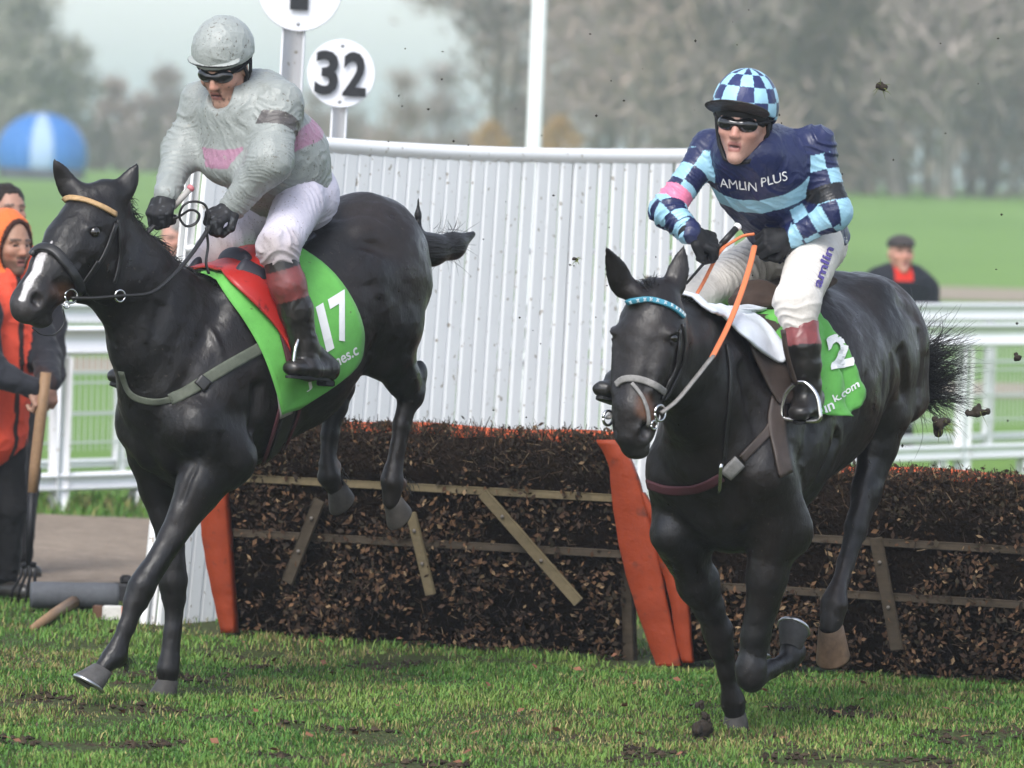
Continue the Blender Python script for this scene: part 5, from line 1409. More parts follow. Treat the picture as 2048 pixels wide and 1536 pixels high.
red_leather = M('red_leather', (.40, .022, .018), rough=.38, spec=.5, speck=[(22, .60, (.10, .012, .012), 4, .1)], bump=[(60, .2, .002)])
navy_leather = M('navy_leather', (.020, .020, .030), rough=.5, speck=[(14, .58, (.12, .02, .025), 4, .1)], bump=[(70, .3, .002)])
brown_leather = M('brown_leather', (.050, .036, .030), rough=.55, spec=.4, var=[(16, .3)], bump=[(80, .3, .002)])
suede = M('suede', (.062, .043, .034), rough=.9, spec=.1, var=[(12, .3)], bump=[(120, .5, .002)], sheen=.2)
maroon = M('maroon_web', (.075, .022, .028), rough=.75, bump=[(260, .4, .001)])
tan_l = M('gold_browband', (.42, .27, .13), rough=.5, var=[(60, .3)])
rubber_or = M('orange_rubber', (.68, .19, .075), rough=.6, bump=[(220, .5, .0015)])
pad_white = M('white_pad', (.70, .74, .80), rough=.7, var=[(9, .06)], bump=[(26, .4, .006)], sheen=.1)
grey_rein = M('worn_rein', (.22, .21, .20), rough=.5, var=[(60, .3)])
pink_tip = M('pink_cap', (.55, .18, .20), rough=.5)
# ------------------------------------------------------------------ left horse
rows, nr = patch(F1, bvh1, [(432, 566), (458, 603), (490, 650), (520, 705), (540, 760), (552, 800), (558, 826)], [(600, 500), (655, 537), (702, 600), (722, 655), (722, 700), (700, 744), (592, 816)], 24, 22, .012, .0035, 5)
sc1 = empty('saddle_cloth', F1.W(rows[len(rows) // 2, 8]), 'bright green saddle cloth with white number 17 under the grey jockey', 'saddle cloth')
sc1c, bsc1 = cloth_obj(F1, rows, 'cloth', green_m, sc1)
lettering(bsc1, '1', (652, 705), (15, -9), (-22, -90), white_ink, sc1, 'digit', .035, .005, 2); lettering(bsc1, '7', (676, 690), (34, -21), (-22, -90), white_ink, sc1, 'digit', .035, .005, 2)
lettering(bsc1, 'ames.c', (656, 744), (60, -36), (-5, -15), white_ink, sc1, 'lettering', .02, .005, 1)
lettering(bsc1, 'J', (612, 784), (12, -7), (-3, -16), white_ink, sc1, 'lettering', .02, .005, 1)
sad1 = empty('saddle', F1.W(rows[len(rows) // 2, 10] + (0, 0, .02)), 'small red and navy racing saddle under the grey jockey', 'saddle')
rows, nr = patch(F1, bvh1, [(446, 556), (472, 582), (508, 620), (545, 662), (566, 700), (578, 722)], [(560, 520), (585, 575), (604, 640), (610, 690), (606, 716), (600, 730)], 18, 14, .030, .003, 8)
cloth_obj(F1, rows, 'flap', red_leather, sad1, .008)
s = SDF(.006); s.chain([S(470, 530), S(520, 520), S(585, 470)], [(.085, .028), (.10, .026), (.12, .030)], .03, LAT); s.ell(S(470, 516), (.03, .075, .04), None, .03)
s.chain([S(482, 540, .12), S(520, 560, .17)], [(.02, .05), (.02, .05)], .03, LAT); s.chain([S(482, 540, .12) * (1, -1, 1), S(520, 560, .17) * (1, -1, 1)], [(.02, .05), (.02, .05)], .03, LAT)
sdf_part(F1, s, 'seat', navy_leather, sad1, None, 2)
strap(F1, bvh1, [(583, 790), (572, 835), (556, 880), (536, 925)], .075, .008, 'girth', leather, sad1, .006)
strap(F1, bvh1, [(560, 800), (548, 850), (532, 900), (516, 945)], .014, .006, 'girth_strap', maroon, sad1, .009); strap(F1, bvh1, [(600, 800), (590, 838), (570, 886), (552, 928)], .012, .006, 'girth_strap', maroon, sad1, .009)
strap(F1, bsc1, [(555, 640), (568, 690), (576, 725)], .028, .006, 'stirrup_leather', maroon, sad1, .010)
c = S(600, 724, .318); mb = MB(); pts = [F1.W(c + np.array([x * .9, x * .35, z])) for x, z in ((-.055, -.035), (-.058, .0), (-.045, .050), (-.015, .085), (.0, .092), (.015, .085), (.045, .050), (.058, .0), (.055, -.035), (.0, -.040), (-.055, -.035))]
mb.tube(spline(pts, 4), .0065, 7); mb.build('stirrup', chrome, sad1, True)
rows, nr = patch(F1, bvh1, [(548, 770), (552, 800), (556, 836)], [(592, 740), (588, 780), (580, 824)], 8, 6, .009, .004, 3, over=False)
cloth_obj(F1, rows, 'under_pad', M('grey_pad', (.33, .31, .29), rough=.9, var=[(20, .25)]), sc1, .004)
def bridle(F, root, bvh, o, lists):
    for nm, px, wd, th, mt, off in lists: strap(F, bvh, px, wd, th, nm, mt, o, off)
br_1 = empty('bridle', F1.W(S(190, 500, .1)), None, None); br_1.parent = horse1; br_1.location = Vector(ORG[br_1.name] - ORG[horse1.name])
# strap pieces of the bridle are sub-parts of it
bridle(F1, horse1, bvh1, br_1, [
    ('browband', [(122, 403), (137, 397), (169, 402), (203, 415), (230, 430)], .020, .009, tan_l, .006),
    ('cheekpiece', [(231, 448), (218, 484), (203, 517), (182, 548), (160, 578), (148, 590)], .017, .006, leather, .004),
    ('throatlash', [(234, 440), (238, 470), (239, 505), (234, 540), (227, 566)], .014, .006, leather, .004),
    ('noseband', [(66, 512), (74, 503), (90, 498), (112, 507), (135, 535), (152, 562), (160, 582)], .032, .018, leather, .008),
    ('lower_strap', [(195, 522), (178, 548), (160, 572)], .016, .006, leather, .006)])
ring(F1, S(142, 592, .072), .024, .0045, 'bit_ring', chrome, br_1); ring(F1, S(133, 610, .070), .011, .003, 'bit_ring', chrome, br_1)
tube_px(F1, [(126, 618, .06), (129, 645, .06), (110, 668, .05), (84, 669, .035), (64, 655, .02)], .0028, 'lip_cord', leather, br_1, 5)
tube_px(F1, [(142, 596, .075), (190, 596, .115), (240, 592, .145), (300, 586, .17), (345, 552, .165), (383, 508, .12), (410, 468, .085), (418, 452, .075)], .0105, 'rein', leather, br_1, 8, .6)
tube_px(F1, [(142, 596, -.075), (200, 560, -.12), (260, 500, -.14), (305, 455, -.10), (322, 435, -.075)], .0105, 'rein', leather, br_1, 8, .6)
ring(F1, S(240, 592, .147), .020, .004, 'martingale_ring', chrome, br_1)
tube_px(F1, [(420, 440, .07), (410, 410, .06), (385, 403, .04), (366, 412, .02), (359, 434, .0), (372, 452, .01), (392, 446, .03), (398, 428, .04), (380, 420, .02), (352, 436, -.03), (325, 430, -.07)], .0075, 'rein_end', leather, br_1, 8, .6)
tube_px(F1, [(412, 455, .08), (416, 490, .085), (412, 525, .09), (418, 548, .10)], .010, 'neck_loop', leather, br_1, 8, .5)
bg_1 = empty('breastplate', F1.W(S(300, 800)), None, None); bg_1.parent = horse1; bg_1.location = Vector(ORG[bg_1.name] - ORG[horse1.name])
strap(F1, bvh1, [(243, 742), (262, 788), (302, 803), (345, 798)], .024, .006, 'breast_strap', leather_g, bg_1, .005)
strap(F1, bvh1, [(340, 799), (372, 786), (414, 758), (471, 724), (520, 696), (548, 672)], .042, .008, 'breast_girth', leather_g, bg_1, .005)
strap(F1, bvh1, [(398, 775), (413, 757)], .050, .012, 'buckle', leather, bg_1, .008)
strap(F1, bsc1, [(455, 618), (470, 636), (500, 652), (535, 662)], .010, .006, 'tie_strap', leather, bg_1, .008)
w1 = F1.W(S(325, 430, -.075))
def whip(F, pts, cap_m, label, grip):
    P_ = [F.W(F.S(*p)) for p in pts]; root = empty('whip', P_[1], label, 'whip')
    mb = MB(); mb.tube(P_, [.008, .008, .0055, .0045], 8); mb.build('shaft', leather, root, True)
    d = nrm(P_[0] - P_[1]); mb = MB(); mb.tube([P_[0] - d * .085, P_[0]], .0115, 10); mb.build('grip', grip, root, True)
    mb = MB(); mb.lathe(P_[0], d, [(.010, 0), (.014, .004), (.014, .014), (.009, .019)], 12); mb.build('cap', cap_m, root, True)
whip(F1, [(378, 380, -.04), (330, 432, -.085), (290, 470, -.20), (262, 520, -.30)], pink_tip, 'black whip with a pale grip and pinkish cap in the grey jockey\'s hand', M('pale_grip', (.42, .40, .37), rough=.7))
# mane and tail
rg_ = np.random.default_rng(4); rt, di, ln = [], [], []
def mane(F, bvh, pts, n, L0, side, seed, name='mane'):
    rg_ = np.random.default_rng(seed); rt, di, ln = [], [], []; pts = spline(pts, 10)
    for _ in range(n):
        p = pts[rg_.integers(0, len(pts))] + rg_.normal(0, .006, 3); h_ = bvh.ray_cast(Vector(F.W([p[0], p[1], p[2] + .3])), Vector((0, 0, -1)))
        if h_[0] is not None: p = F.L(np.array(h_[0])) - (0, 0, .004)
        rt.append(p); di.append(np.array([rg_.normal(-.25, .3), rg_.normal(side, .5), rg_.normal(.25, .25)])); ln.append(L0 * rg_.uniform(.5, 1.2))
    return rt, di, ln
rt, di, ln = mane(F1, bvh1, [S(240, 395), S(300, 470), S(350, 530), S(405, 562)], 620, .055, .5, 3)
strands(F1, horse1, 'mane', rt, di, ln, 5, droop=1.4, r0=.0022)
rt, di, ln = [], [], []
for _ in range(60): rt.append(S(185 + rg_.normal(0, 9), 384 + rg_.normal(0, 4), rg_.normal(0, .012))); di.append(np.array([rg_.normal(.3, .4), rg_.normal(0, .5), .3])); ln.append(rg_.uniform(.02, .06))
strands(F1, horse1, 'forelock', rt, di, ln, 6, droop=1.5, r0=.002)
s = SDF(.007); s.chain([S(818, 474), S(862, 500), S(905, 492), S(946, 468)], [.040, .054, .044, .012], .04); s.chain([S(838, 468), S(836, 430), S(837, 396)], [(.020, .014), (.014, .010), (.005, .004)], .02, VW1)
sdf_part(F1, s, 'tail', M('tail_hair', (.012, .011, .011), rough=.4, spec=.4, bump=[(60, 1.0, .012, (.15, .15, 1)), (160, .6, .004, (.15, .15, 1))]), horse1, None, 2)
rt, di, ln = [], [], []
for i in range(120):
    f = rg_.uniform(.1, 1) ** .6; c = S(838 + 70 * f, 486 + 12 * math.sin(f * 3) - 8 * f, rg_.normal(0, .02)) + np.array([0, 0, rg_.normal(0, .034 * (1 - .5 * f))])
    rt.append(c); di.append(np.array([-1.0, rg_.normal(0, .2), .25 * f + rg_.normal(0, .12)])); ln.append(rg_.uniform(.05, .13))
strands(F1, horse1, 'tail_strands', rt, di, ln, 8, droop=-.1, curl=1.5, r0=.0013)
# ------------------------------------------------------------------ right horse
rows, nr = patch(F2, bvh2, [(1560, 690), (1572, 720), (1580, 760), (1586, 800), (1592, 830)], [(1628, 632), (1664, 684), (1690, 728), (1702, 788), (1676, 832)], 30, 30, .014, .024, 15, sc_=12,
                 lift=lambda fi, fj: np.stack([0 * fi * fj, .022 * fi ** 1.5 * fj * (1 + .8 * np.sin(11 * fj + 4 * fi)), 0 * fi * fj], -1))
sc2 = empty('saddle_cloth', F2.W(rows[len(rows) // 2, 8]), 'crumpled green saddle cloth flapping behind the blue rider\'s boot', 'saddle cloth')
_, bsc2 = cloth_obj(F2, rows, 'cloth', green_m, sc2)
lettering(bsc2, '2', (1660, 742), (46, -10), (-14, -66), white_ink, sc2, 'digit', .05, .011, 2)
lettering(bsc2, 'k.com', (1668, 806), (50, -32), (-5, -15), white_ink, sc2, 'lettering', .02, .006, 1)
lettering(bsc2, 'un', (1642, 832), (26, -14), (-4, -13), white_ink, sc2, 'lettering', .02, .006, 1)
rows, nr = patch(F2, bvh2, [(1408, 634), (1442, 650), (1474, 684), (1512, 716), (1556, 738)], [(1470, 622), (1500, 640), (1540, 668), (1566, 702), (1572, 722)], 20, 16, .024, .013, 25, sc_=10)
wp = empty('wither_pad', F2.W(rows[len(rows) // 2, 5]), 'crumpled white pad folded over the withers before the blue rider', 'saddle pad'); cloth_obj(F2, rows, 'pad', pad_white, wp, .010)
rows, nr = patch(F2, bvh2, [(1480, 640), (1490, 690), (1510, 740), (1535, 785), (1552, 810)], [(1570, 640), (1585, 690), (1592, 740), (1590, 780), (1580, 810)], 16, 10, .016, .003, 35)
sad2 = empty('saddle', F2.W(rows[len(rows) // 2, 5] + (0, 0, .02)), 'brown suede racing saddle under the blue rider', 'saddle')
cloth_obj(F2, rows, 'flap', brown_leather, sad2, .008)
s = SDF(.006); s.chain([S2(1506, 604), S2(1550, 600), S2(1610, 560)], [(.095, .034), (.11, .026), (.125, .032)], .03, LAT); s.ell(S2(1516, 590), (.035, .085, .055), None, .03)
sdf_part(F2, s, 'seat', suede, sad2, None, 2)
strap(F2, bvh2, [(1556, 800), (1552, 850), (1560, 900), (1570, 950)], .07, .008, 'girth', brown_leather, sad2, .006)
tube_px(F2, [(1566, 660, .262), (1574, 710, .27), (1592, 770, .285)], .012, 'stirrup_leather', brown_leather, sad2, 8, .4)
c = S2(1601, 824, .288); mb = MB(); pts = [F2.W(c + np.array([.25 * x * 0 - .0, x, z])) for x, z in ((-.066, -.025), (-.068, .01), (-.055, .060), (-.022, .094), (.0, .100), (.022, .094), (.055, .060), (.068, .01), (.066, -.025), (.0, -.030), (-.066, -.025))]
mb.tube(spline(pts, 4), .0085, 8); mb.build('stirrup', chrome, sad2, True)
br_2 = empty('bridle', F2.W(S2(1300, 700, .1)), None, None); br_2.parent = horse2; br_2.location = Vector(ORG[br_2.name] - ORG[horse2.name])
blue_bead = M('blue_bead', (.06, .26, .36), rough=.35); white_bead = M('white_bead', (.62, .72, .76), rough=.35)
BB = [(1243, 606), (1270, 600), (1300, 599), (1335, 611), (1356, 624), (1365, 634)]
bridle(F2, horse2, bvh2, br_2, [
    ('browband', BB, .018, .010, blue_bead, .006),
    ('cheekpiece', [(1366, 648), (1370, 690), (1362, 735), (1346, 770), (1327, 803)], .016, .006, leather, .004),
    ('cheekpiece', [(1358, 660), (1356, 700), (1350, 735), (1334, 768), (1322, 800)], .012, .006, leather, .005),
    ('noseband', [(1234, 770), (1244, 761), (1258, 757), (1280, 759), (1307, 769), (1328, 784)], .022, .008, grey_rein, .005),
    ('nose_strap', [(1265, 766), (1284, 795), (1294, 824), (1297, 850)], .012, .006, grey_rein, .005),
    ('neck_strap', [(1453, 690), (1460, 743), (1457, 808), (1452, 860), (1448, 920)], .014, .006, leather, .004)])
P_, N_ = hits(F2, bvh2, BB, .013, 5); mb = MB()
for i in range(1, len(P_) - 1, 2):
    d = nrm(P_[i + 1] - P_[i - 1]); n_ = nrm(N_[i] - d * (N_[i] @ d)); mb.box(P_[i], (.011, .013, .005), (d, np.cross(n_, d), n_), .002)
mb.build('bead_row', white_bead, br_2)
ring(F2, S2(1320, 826, .085), .026, .005, 'bit_ring', chrome, br_2); ring(F2, S2(1308, 850, .075), .014, .004, 'bit_ring', chrome, br_2)
ring(F2, S2(1216, 836, -.085), .024, .005, 'bit_ring', chrome, br_2)
tube_px(F2, [(1322, 826, .09), (1352, 803, .12), (1385, 764, .15), (1426, 712, .17)], .0115, 'rein', grey_rein, br_2, 8, .5)
tube_px(F2, [(1424, 715, .17), (1456, 652, .14), (1482, 587, .10), (1500, 530, .06), (1509, 492, .04)], .0105, 'rein_grip', rubber_or, br_2, 8, .5)
tube_px(F2, [(1216, 836, -.085), (1290, 740, -.17), (1340, 670, -.18), (1380, 612, -.15)], .0115, 'rein', grey_rein, br_2, 8, .5)
tube_px(F2, [(1376, 617, -.155), (1404, 570, -.12), (1434, 512, -.06), (1448, 494, -.045)], .0105, 'rein_grip', rubber_or, br_2, 8, .5)
tube_px(F2, [(1448, 494, -.045), (1466, 483, -.02), (1486, 472, .0), (1508, 468, .03)], .0105, 'rein_grip', rubber_or, br_2, 8, .5)
whip(F2, [(1472, 457, -.03), (1440, 492, -.06), (1410, 524, -.10), (1372, 568, -.16)], white_ink, 'thin black whip with a white cap in the blue rider\'s gloved hand', leather)
bg_2 = empty('breastplate', F2.W(S2(1400, 960)), None, None); bg_2.parent = horse2; bg_2.location = Vector(ORG[bg_2.name] - ORG[horse2.name])
strap(F2, bvh2, [(1290, 965), (1332, 979), (1378, 979), (1412, 970), (1444, 953)], .034, .007, 'breast_girth', maroon, bg_2, .005)
strap(F2, bvh2, [(1450, 950), (1478, 922)], .050, .012, 'buckle', grey_rein, bg_2, .007)
strap(F2, bvh2, [(1482, 918), (1510, 890), (1536, 862), (1551, 826), (1560, 800)], .030, .008, 'breast_strap', brown_leather, bg_2, .005)
for x in (1300, 1330, 1365, 1400): pass
P_, N_ = hits(F2, bvh2, [(1441, 925), (1440, 952), (1439, 980)], .014, 3); mb = MB(); mb.tube(P_, .007, 8); mb.build("clip", chrome, bg_2, True)
# mane, forelock, tail
rt, di, ln = mane(F2, bvh2, [U(.80, 600), U(.6, 612), U(.3, 618)], 420, .05, -.4, 13)
strands(F2, horse2, 'mane', rt, di, ln, 15, droop=1.4, r0=.0022)
rt, di, ln = [], [], []
for _ in range(150): rt.append(S2(1300 + rg_.normal(0, 10), 572 + rg_.normal(0, 5), rg_.normal(0, .015))); di.append(np.array([rg_.normal(.1, .5), rg_.normal(0, .6), .9])); ln.append(rg_.uniform(.015, .05))
strands(F2, horse2, 'forelock', rt, di, ln, 16, droop=1.0, r0=.0018)
dk = S2(1800, 640, .02) ; dk = np.array([-1.13, .03, dk[2] - .0])
s = SDF(.007); s.chain([np.array([-1.08, .03, S2(1790, 690, .1)[2]]), np.array([-1.20, .06, S2(1790, 730, .1)[2]]), np.array([-1.27, .09, S2(1790, 770, .1)[2]])], [.035, .045, .03], .03)
sdf_part(F2, s, 'tail', M('tail_hair', (.012, .011, .011), rough=.4, spec=.4, bump=[(60, 1.0, .012, (.15, .15, 1))]), horse2, None, 2)
rt, di, ln = [], [], []
zt, zb = S2(1800, 700, .1)[2], S2(1800, 800, .1)[2]
lv = F2.B @ np.array([1.0, 0.1, 0])
for i in range(760):
    f = rg_.uniform(0, 1) ** .8; z = zt + (zb - zt) * f
    rt.append(np.array([-1.17 + rg_.normal(0, .03), .09 + rg_.normal(0, .03), z])); d = lv * 1.0 + np.array([0, 0, (.34 - .5 * f) + rg_.normal(0, .10)]) + rg_.normal(0, .08, 3); di.append(d); ln.append(rg_.uniform(.12, .29))
for i in range(46):
    rt.append(np.array([-1.15 + rg_.normal(0, .03), .08 + rg_.normal(0, .03), zt + rg_.normal(0, .02)])); di.append(lv * rg_.uniform(.0, .8) + np.array([0, 0, rg_.uniform(.6, 1.2)]) + rg_.normal(0, .15, 3)); ln.append(rg_.uniform(.08, .24))
strands(F2, horse2, 'tail_strands', rt, di, ln, 18, droop=-.1, curl=.45, r0=.0017)
# ------------------------------------------------------------------ lettering on the silks
bjk2 = bvh_of(jk2W, jk2Q); bbr2 = bvh_of(br2W, br2Q)
silks2 = [o for o in rider2.children if o.name.startswith('silks')][0]; brch2 = [o for o in rider2.children if o.name.startswith('breeches')][0]
lettering(bjk2, 'AMLIN', (1443, 372), (71, 9), (-2, -18), white_ink, silks2, 'lettering', .0, .007, 1)
lettering(bjk2, 'PLUS', (1524, 372), (50, -13), (-3, -18), white_ink, silks2, 'lettering', .0, .007, 1)
lettering(bbr2, 'amlin', (1640, 578), (27, -80), (-17, -7), purple_ink, brch2, 'lettering', .03, .004, 1)
# ================================================================== people beyond the rails and at the track
fab_m = M('coat_cloth', attr=True, rough=.8, spec=.2, var=[(9, .12)], bump=[(22, .6, .012), (300, .3, .001)], sheen=.1)
def bystander(px, head, D, az, pitch, label, skin, coat_c, trou_c, hair, k=1.0, hood=None, cap=None, arms=None, collar=None, beard=None, group=None, lean=0.0, hmesh=.0085, hips=(0, 0, 0), bulk=1.0, shd=.235):
    """a standing person: head centre at photo HEAD, D metres off, feet on the ground below"""
    c = P(head[0], head[1], D); F = Frame.__new__(Frame); th = az
    F.h = np.array([math.cos(az), math.sin(az), 0.0]); F.l = np.array([-math.sin(az), math.cos(az), 0.0]); F.A = np.array([c[0], c[1], 0]); F.B = np.stack([F.h, F.l, np.array([0, 0, 1.0])])
    z = c[2]; root = empty('person', (c[0] - F.h[0] * lean, c[1] - F.h[1] * lean, 0), label, 'person', group)
    H = HeadF([0, 0, z], 0, pitch, 0, k); sh = z - shd * k; hip = z - .76 * k
    hipp = np.array([-lean, 0, hip]) + np.array(hips); shp = np.array([-lean * .12 - .02, 0, sh])
    if arms is None: arms = [[shp + (-.0, s_ * .19 * k, -.03), shp + (.02, s_ * .25 * k, -.30 * k), shp + (.12, s_ * .22 * k, -.54 * k)] for s_ in (1, -1)]
    legs = [[hipp + (0, s_ * .09 * k, 0), hipp + (.03, s_ * .10 * k, -hip * .48), np.array([-lean + hips[0], s_ * .11 * k + hips[1], .09])] for s_ in (1, -1)]
    s = SDF(min(hmesh, .006) if hood else .007); head_prims(s, H, shp + (0, 0, .03))
    s.chain([shp, (shp + hipp) / 2, hipp], [(.15 * k, .09 * k), (.13 * k, .09 * k), (.14 * k, .10 * k)], .04, LAT)
    for A_ in arms: s.seg(shp, A_[0], .06, .05, .04); s.chain(A_, [.045, .038, .028], .02)
    for L_ in legs: s.chain(L_, [.075, .05, .035], .03)
    V, Q = s.mesh(); V = relax(V, Q, 2); part('body', F.W(V), skin_m, root, F4=Q, cols=skin_col(H, V, skin, beard=beard))
    s = SDF(hmesh); s.chain([shp + (0, 0, .01), shp * .6 + hipp * .4, hipp + (0, 0, -.06)], [(.185 * k * bulk, .115 * k * bulk), (.185 * k * bulk, .135 * k * bulk), (.19 * k * bulk, .14 * k * bulk)], .05, LAT)
    for A_ in arms: s.seg(shp + (0, 0, .0), A_[0], .085 * k, .075 * k, .05); s.chain(A_, [.074 * k, .064 * k, .048 * k], .035)
    s.seg(shp + (0, 0, .01), shp + (.02, 0, .085 * k), .085 * k, .080 * k, .03)
    s.ell(H(.02, 0, -.01), np.array([.085, .075, .10]) * k, H.R, .01, sub=True)
    def cc(V):
        c_ = np.tile(np.asarray(coat_c[0], float), (len(V), 1)); dm = np.full(len(V), 9.0)
        for A_ in arms: dm = np.minimum(dm, limb_param(V, A_)[2])
        if len(coat_c) > 1: c_[(dm < .088 * k)] = coat_c[1]
        if collar is not None: c_[(V[:, 2] > sh + .035) & (np.abs(V[:, 1]) < .065) & (V[:, 0] > .02)] = collar
        if len(coat_c) > 2: c_[(np.abs(V[:, 1]) < .012) & (V[:, 0] > 0)] = coat_c[2]
        return c_
    sdf_part(F, s, 'coat', fab_m, root, cc, 2, (.010, 9, 71))
    s = SDF(.01)
    for L_ in legs: s.chain([L_[0], L_[1], L_[2] + (0, 0, .02)], [.105 * k, .08 * k, .068 * k], .03)
    s.ell(hipp, np.array([.12, .16, .12]) * k, None, .05); sdf_part(F, s, 'trousers', fab_m, root, np.asarray(trou_c, float), 2, (.008, 9, 72))
    for L_ in legs:
        s = SDF(.009); s.seg(L_[2] + (-.05, 0, -.05), L_[2] + (.15, 0, -.055), .042, .036, .02); s.seg(L_[2] + (-.02, 0, .08), L_[2] + (-.03, 0, -.04), .055, .05, .02); s.cut((0, 0, .005), (0, 0, -1)); sdf_part(F, s, 'boot', boot_m, root, np.array([.03, .028, .025]), 1)
    if hood is not None:
        s = SDF(.006); s.ell(H(-.022, 0, .018), np.array([.122, .106, .142]) * k, H.R, .03); s.seg(H(-.05, 0, -.06), shp + (-.02, 0, .03), .10 * k, .12 * k, .05); s.ell(H(.085, 0, -.012), np.array([.100, .076, .118]) * k, H.R, .012, sub=True)
        s.ell(H(.0, 0, .0), np.array([.09, .08, .11]) * k, H.R, .01, sub=True); sdf_part(F, s, 'hood', fab_m, root, lambda V: np.where((((H.loc(V)[:, 0] > .005) & (np.linalg.norm(H.loc(V)[:, 1:] / (.086, .125), axis=1) < 1.0)))[:, None], np.array([[.05, .02, .015]]), np.asarray([hood])), 2, (.006, 14, 73))
    elif cap is not None:
        s = SDF(.006); s.ell(H(-.006, 0, .075), np.array([.112, .092, .058]) * k, H.R, .02); s.ell(H(.085, 0, .062), np.array([.058, .072, .012]) * k, H.R, .02); s.cut(H(0, 0, .048), -H.up, .01); sdf_part(F, s, 'flat_cap', fab_m, root, np.asarray(cap, float), 2)
    else:
        s = SDF(.006); s.ell(H(-.018, 0, .040), np.array([.104, .086, .098]) * k, H.R, .02); s.ell(H(.080, 0, -.02), np.array([.085, .090, .082]) * k, H.R, .02, sub=True); s.ell(H(.02, 0, -.085), np.array([.12, .12, .06]) * k, H.R, .02, sub=True)
        sdf_part(F, s, 'hair', fab_m, root, np.asarray(hair, float), 2, (.006, 30, 75))
    return root, F
ORG_V = (.72, .085, .045)
# worker with the fork
Dw = 24.1
FW_ = None
c0 = P(18, 492, Dw)
azw = R(-48)
hh_ = np.array([math.cos(azw), math.sin(azw), 0]); ll_ = np.array([-math.sin(azw), math.cos(azw), 0]); Bw = np.stack([hh_, ll_, np.array([0, 0, 1.0])])
def lw(x, y, D): return (P(x, y, D) - np.array([c0[0], c0[1], 0])) @ Bw.T
armsw = [[lw(58, 618, Dw + .10), lw(92, 712, Dw + .02), lw(98, 768, Dw - .22)], [lw(-34, 622, Dw - .16), lw(-22, 742, Dw - .30), lw(66, 775, Dw - .34)]]
workers, FWk = bystander(None, (18, 492), Dw, azw, R(-4), 'track worker in an orange hood holding a long wooden-handled fork', (.36, .20, .135), [ORG_V, (.020, .021, .026), (.03, .02, .02)], (.012, .012, .013), (.02, .015, .012), 1.0, hood=(.72, .16, .045), arms=armsw, beard=(.035, .025, .02), group='workers in orange', hmesh=.0075, hips=(-.05, -.055, 0))
for A_, sd in ((armsw[0], 1), (armsw[1], -1)):
    s = SDF(.004); d = nrm(np.array([.35, -.25 * sd, -.9])); hand_prims(s, A_[2], d, np.array([.75, 0, .45]), 1.05, .9, sd); sdf_part(FWk, s, 'hand', skin_m, workers, np.array([.33, .185, .13]), 1)
bystander(None, (14, 424), 25.3, R(-58), R(0), 'dark-haired worker standing close behind the orange hood', (.38, .21, .15), [ORG_V, (.025, .025, .03)], (.02, .02, .022), (.018, .014, .012), .96, collar=(.62, .40, .04), group='workers in orange')
bystander(None, (352, 474), 33.2, R(-125), R(-18), 'grey-haired man whose face shows behind the left horse\'s neck', (.50, .27, .21), [(.045, .05, .06)], (.03, .03, .035), (.20, .19, .18), .96, lean=.12)
bystander(None, (1802, 510), 40.0, R(-78), R(4), 'man in a dark coat, flat cap and red scarf leaning on the far rail', (.46, .24, .18), [(.016, .018, .024)], (.02, .02, .022), (.1, .1, .1), 1.10, bulk=1.28, shd=.20, cap=(.05, .042, .042), collar=(.55, .03, .02), lean=.22)
# garden fork
wood = M('ash_handle', (.25, .15, .08), rough=.6, var=[(7, .25, (1, 1, .1)), (60, .15)], bump=[(60, .2, .002, (1, 1, .1))])
iron = M('dark_iron', (.022, .022, .024), rough=.5, metal=.6)
Df = Dw - .36
fork = empty('fork', P(45, 1200, Df + .0), 'long wooden-handled digging fork with black tines stood on the track', 'garden fork')
fz = lambda x, y, o=0: P(x, y, Df + o)
mb = MB(); mb.tube([fz(92, 745), fz(82, 830), fz(70, 930), fz(63, 1000)], [.024, .025, .024, .019], 10); mb.build('handle', wood, fork, True)
mb = MB(); mb.tube([fz(64, 985), fz(60, 1060), fz(57, 1128)], [.021, .016, .014], 10); mb.build('socket', iron, fork, True)
mb = MB(); mb.tube([fz(44, 1134), fz(57, 1126), fz(72, 1131)], .012, 8); mb.build('crossbar', iron, fork, True)
for a, b in ((44, 22), (53, 36), (62, 52), (72, 66)):
    mb = MB(); mb.tube([fz(a, 1133), fz(a - 2, 1152), fz(b + 3, 1180), fz(b, 1206)], [.008, .008, .007, .003], 6); mb.build('tine', iron, fork, True)
# mallet, block and box on the turf edge
rub = M('grey_rubber', (.085, .09, .10), rough=.75, var=[(8, .25), (60, .15)], bump=[(50, .3, .004)])
g0 = G(148, 1224); R_ = .056; rt_ = nrm(np.array([1, .16, 0])); mal = empty('mallet', g0, 'big grey rubber mallet with a wooden handle lying on the turf edge', 'mallet')
mb = MB(); mb.lathe(g0 + np.array([0, 0, R_ + .014]) - rt_ * .185, rt_, [(R_ * .93, 0), (R_, .012), (R_, .12), (R_ * .97, .19), (R_, .26), (R_, .355), (R_ * .93, .37)], 24); mb.build('head', rub, mal, True)
mb = MB(); a = g0 + np.array([.0, -.05, .045]); e = G(66, 1266) + np.array([0, 0, .02]); mb.tube([a, (a + e) / 2 + (0, 0, .004), e], [.027, .022, .016], 9); mb.build('handle', wood, mal, True)
g1 = G(222, 1243); bx = empty('marker_block', g1, 'small brown, white and orange striped block beside the grey mallet', 'block')
for nm, x0, x1, m_ in (('brown_end', -.075, -.035, M('brown_end', (.12, .06, .035), rough=.8)), ('white_band', -.035, .045, M('white_band', (.62, .60, .56), rough=.7, var=(30, .15))), ('orange_band', .045, .075, M('orange_band', (.62, .15, .05), rough=.7))):
    mb = MB(); mb.box(g1 + np.array([(x0 + x1) / 2, 0, .036]), (x1 - x0, .07, .058), None, .003); mb.build(nm, m_, bx)
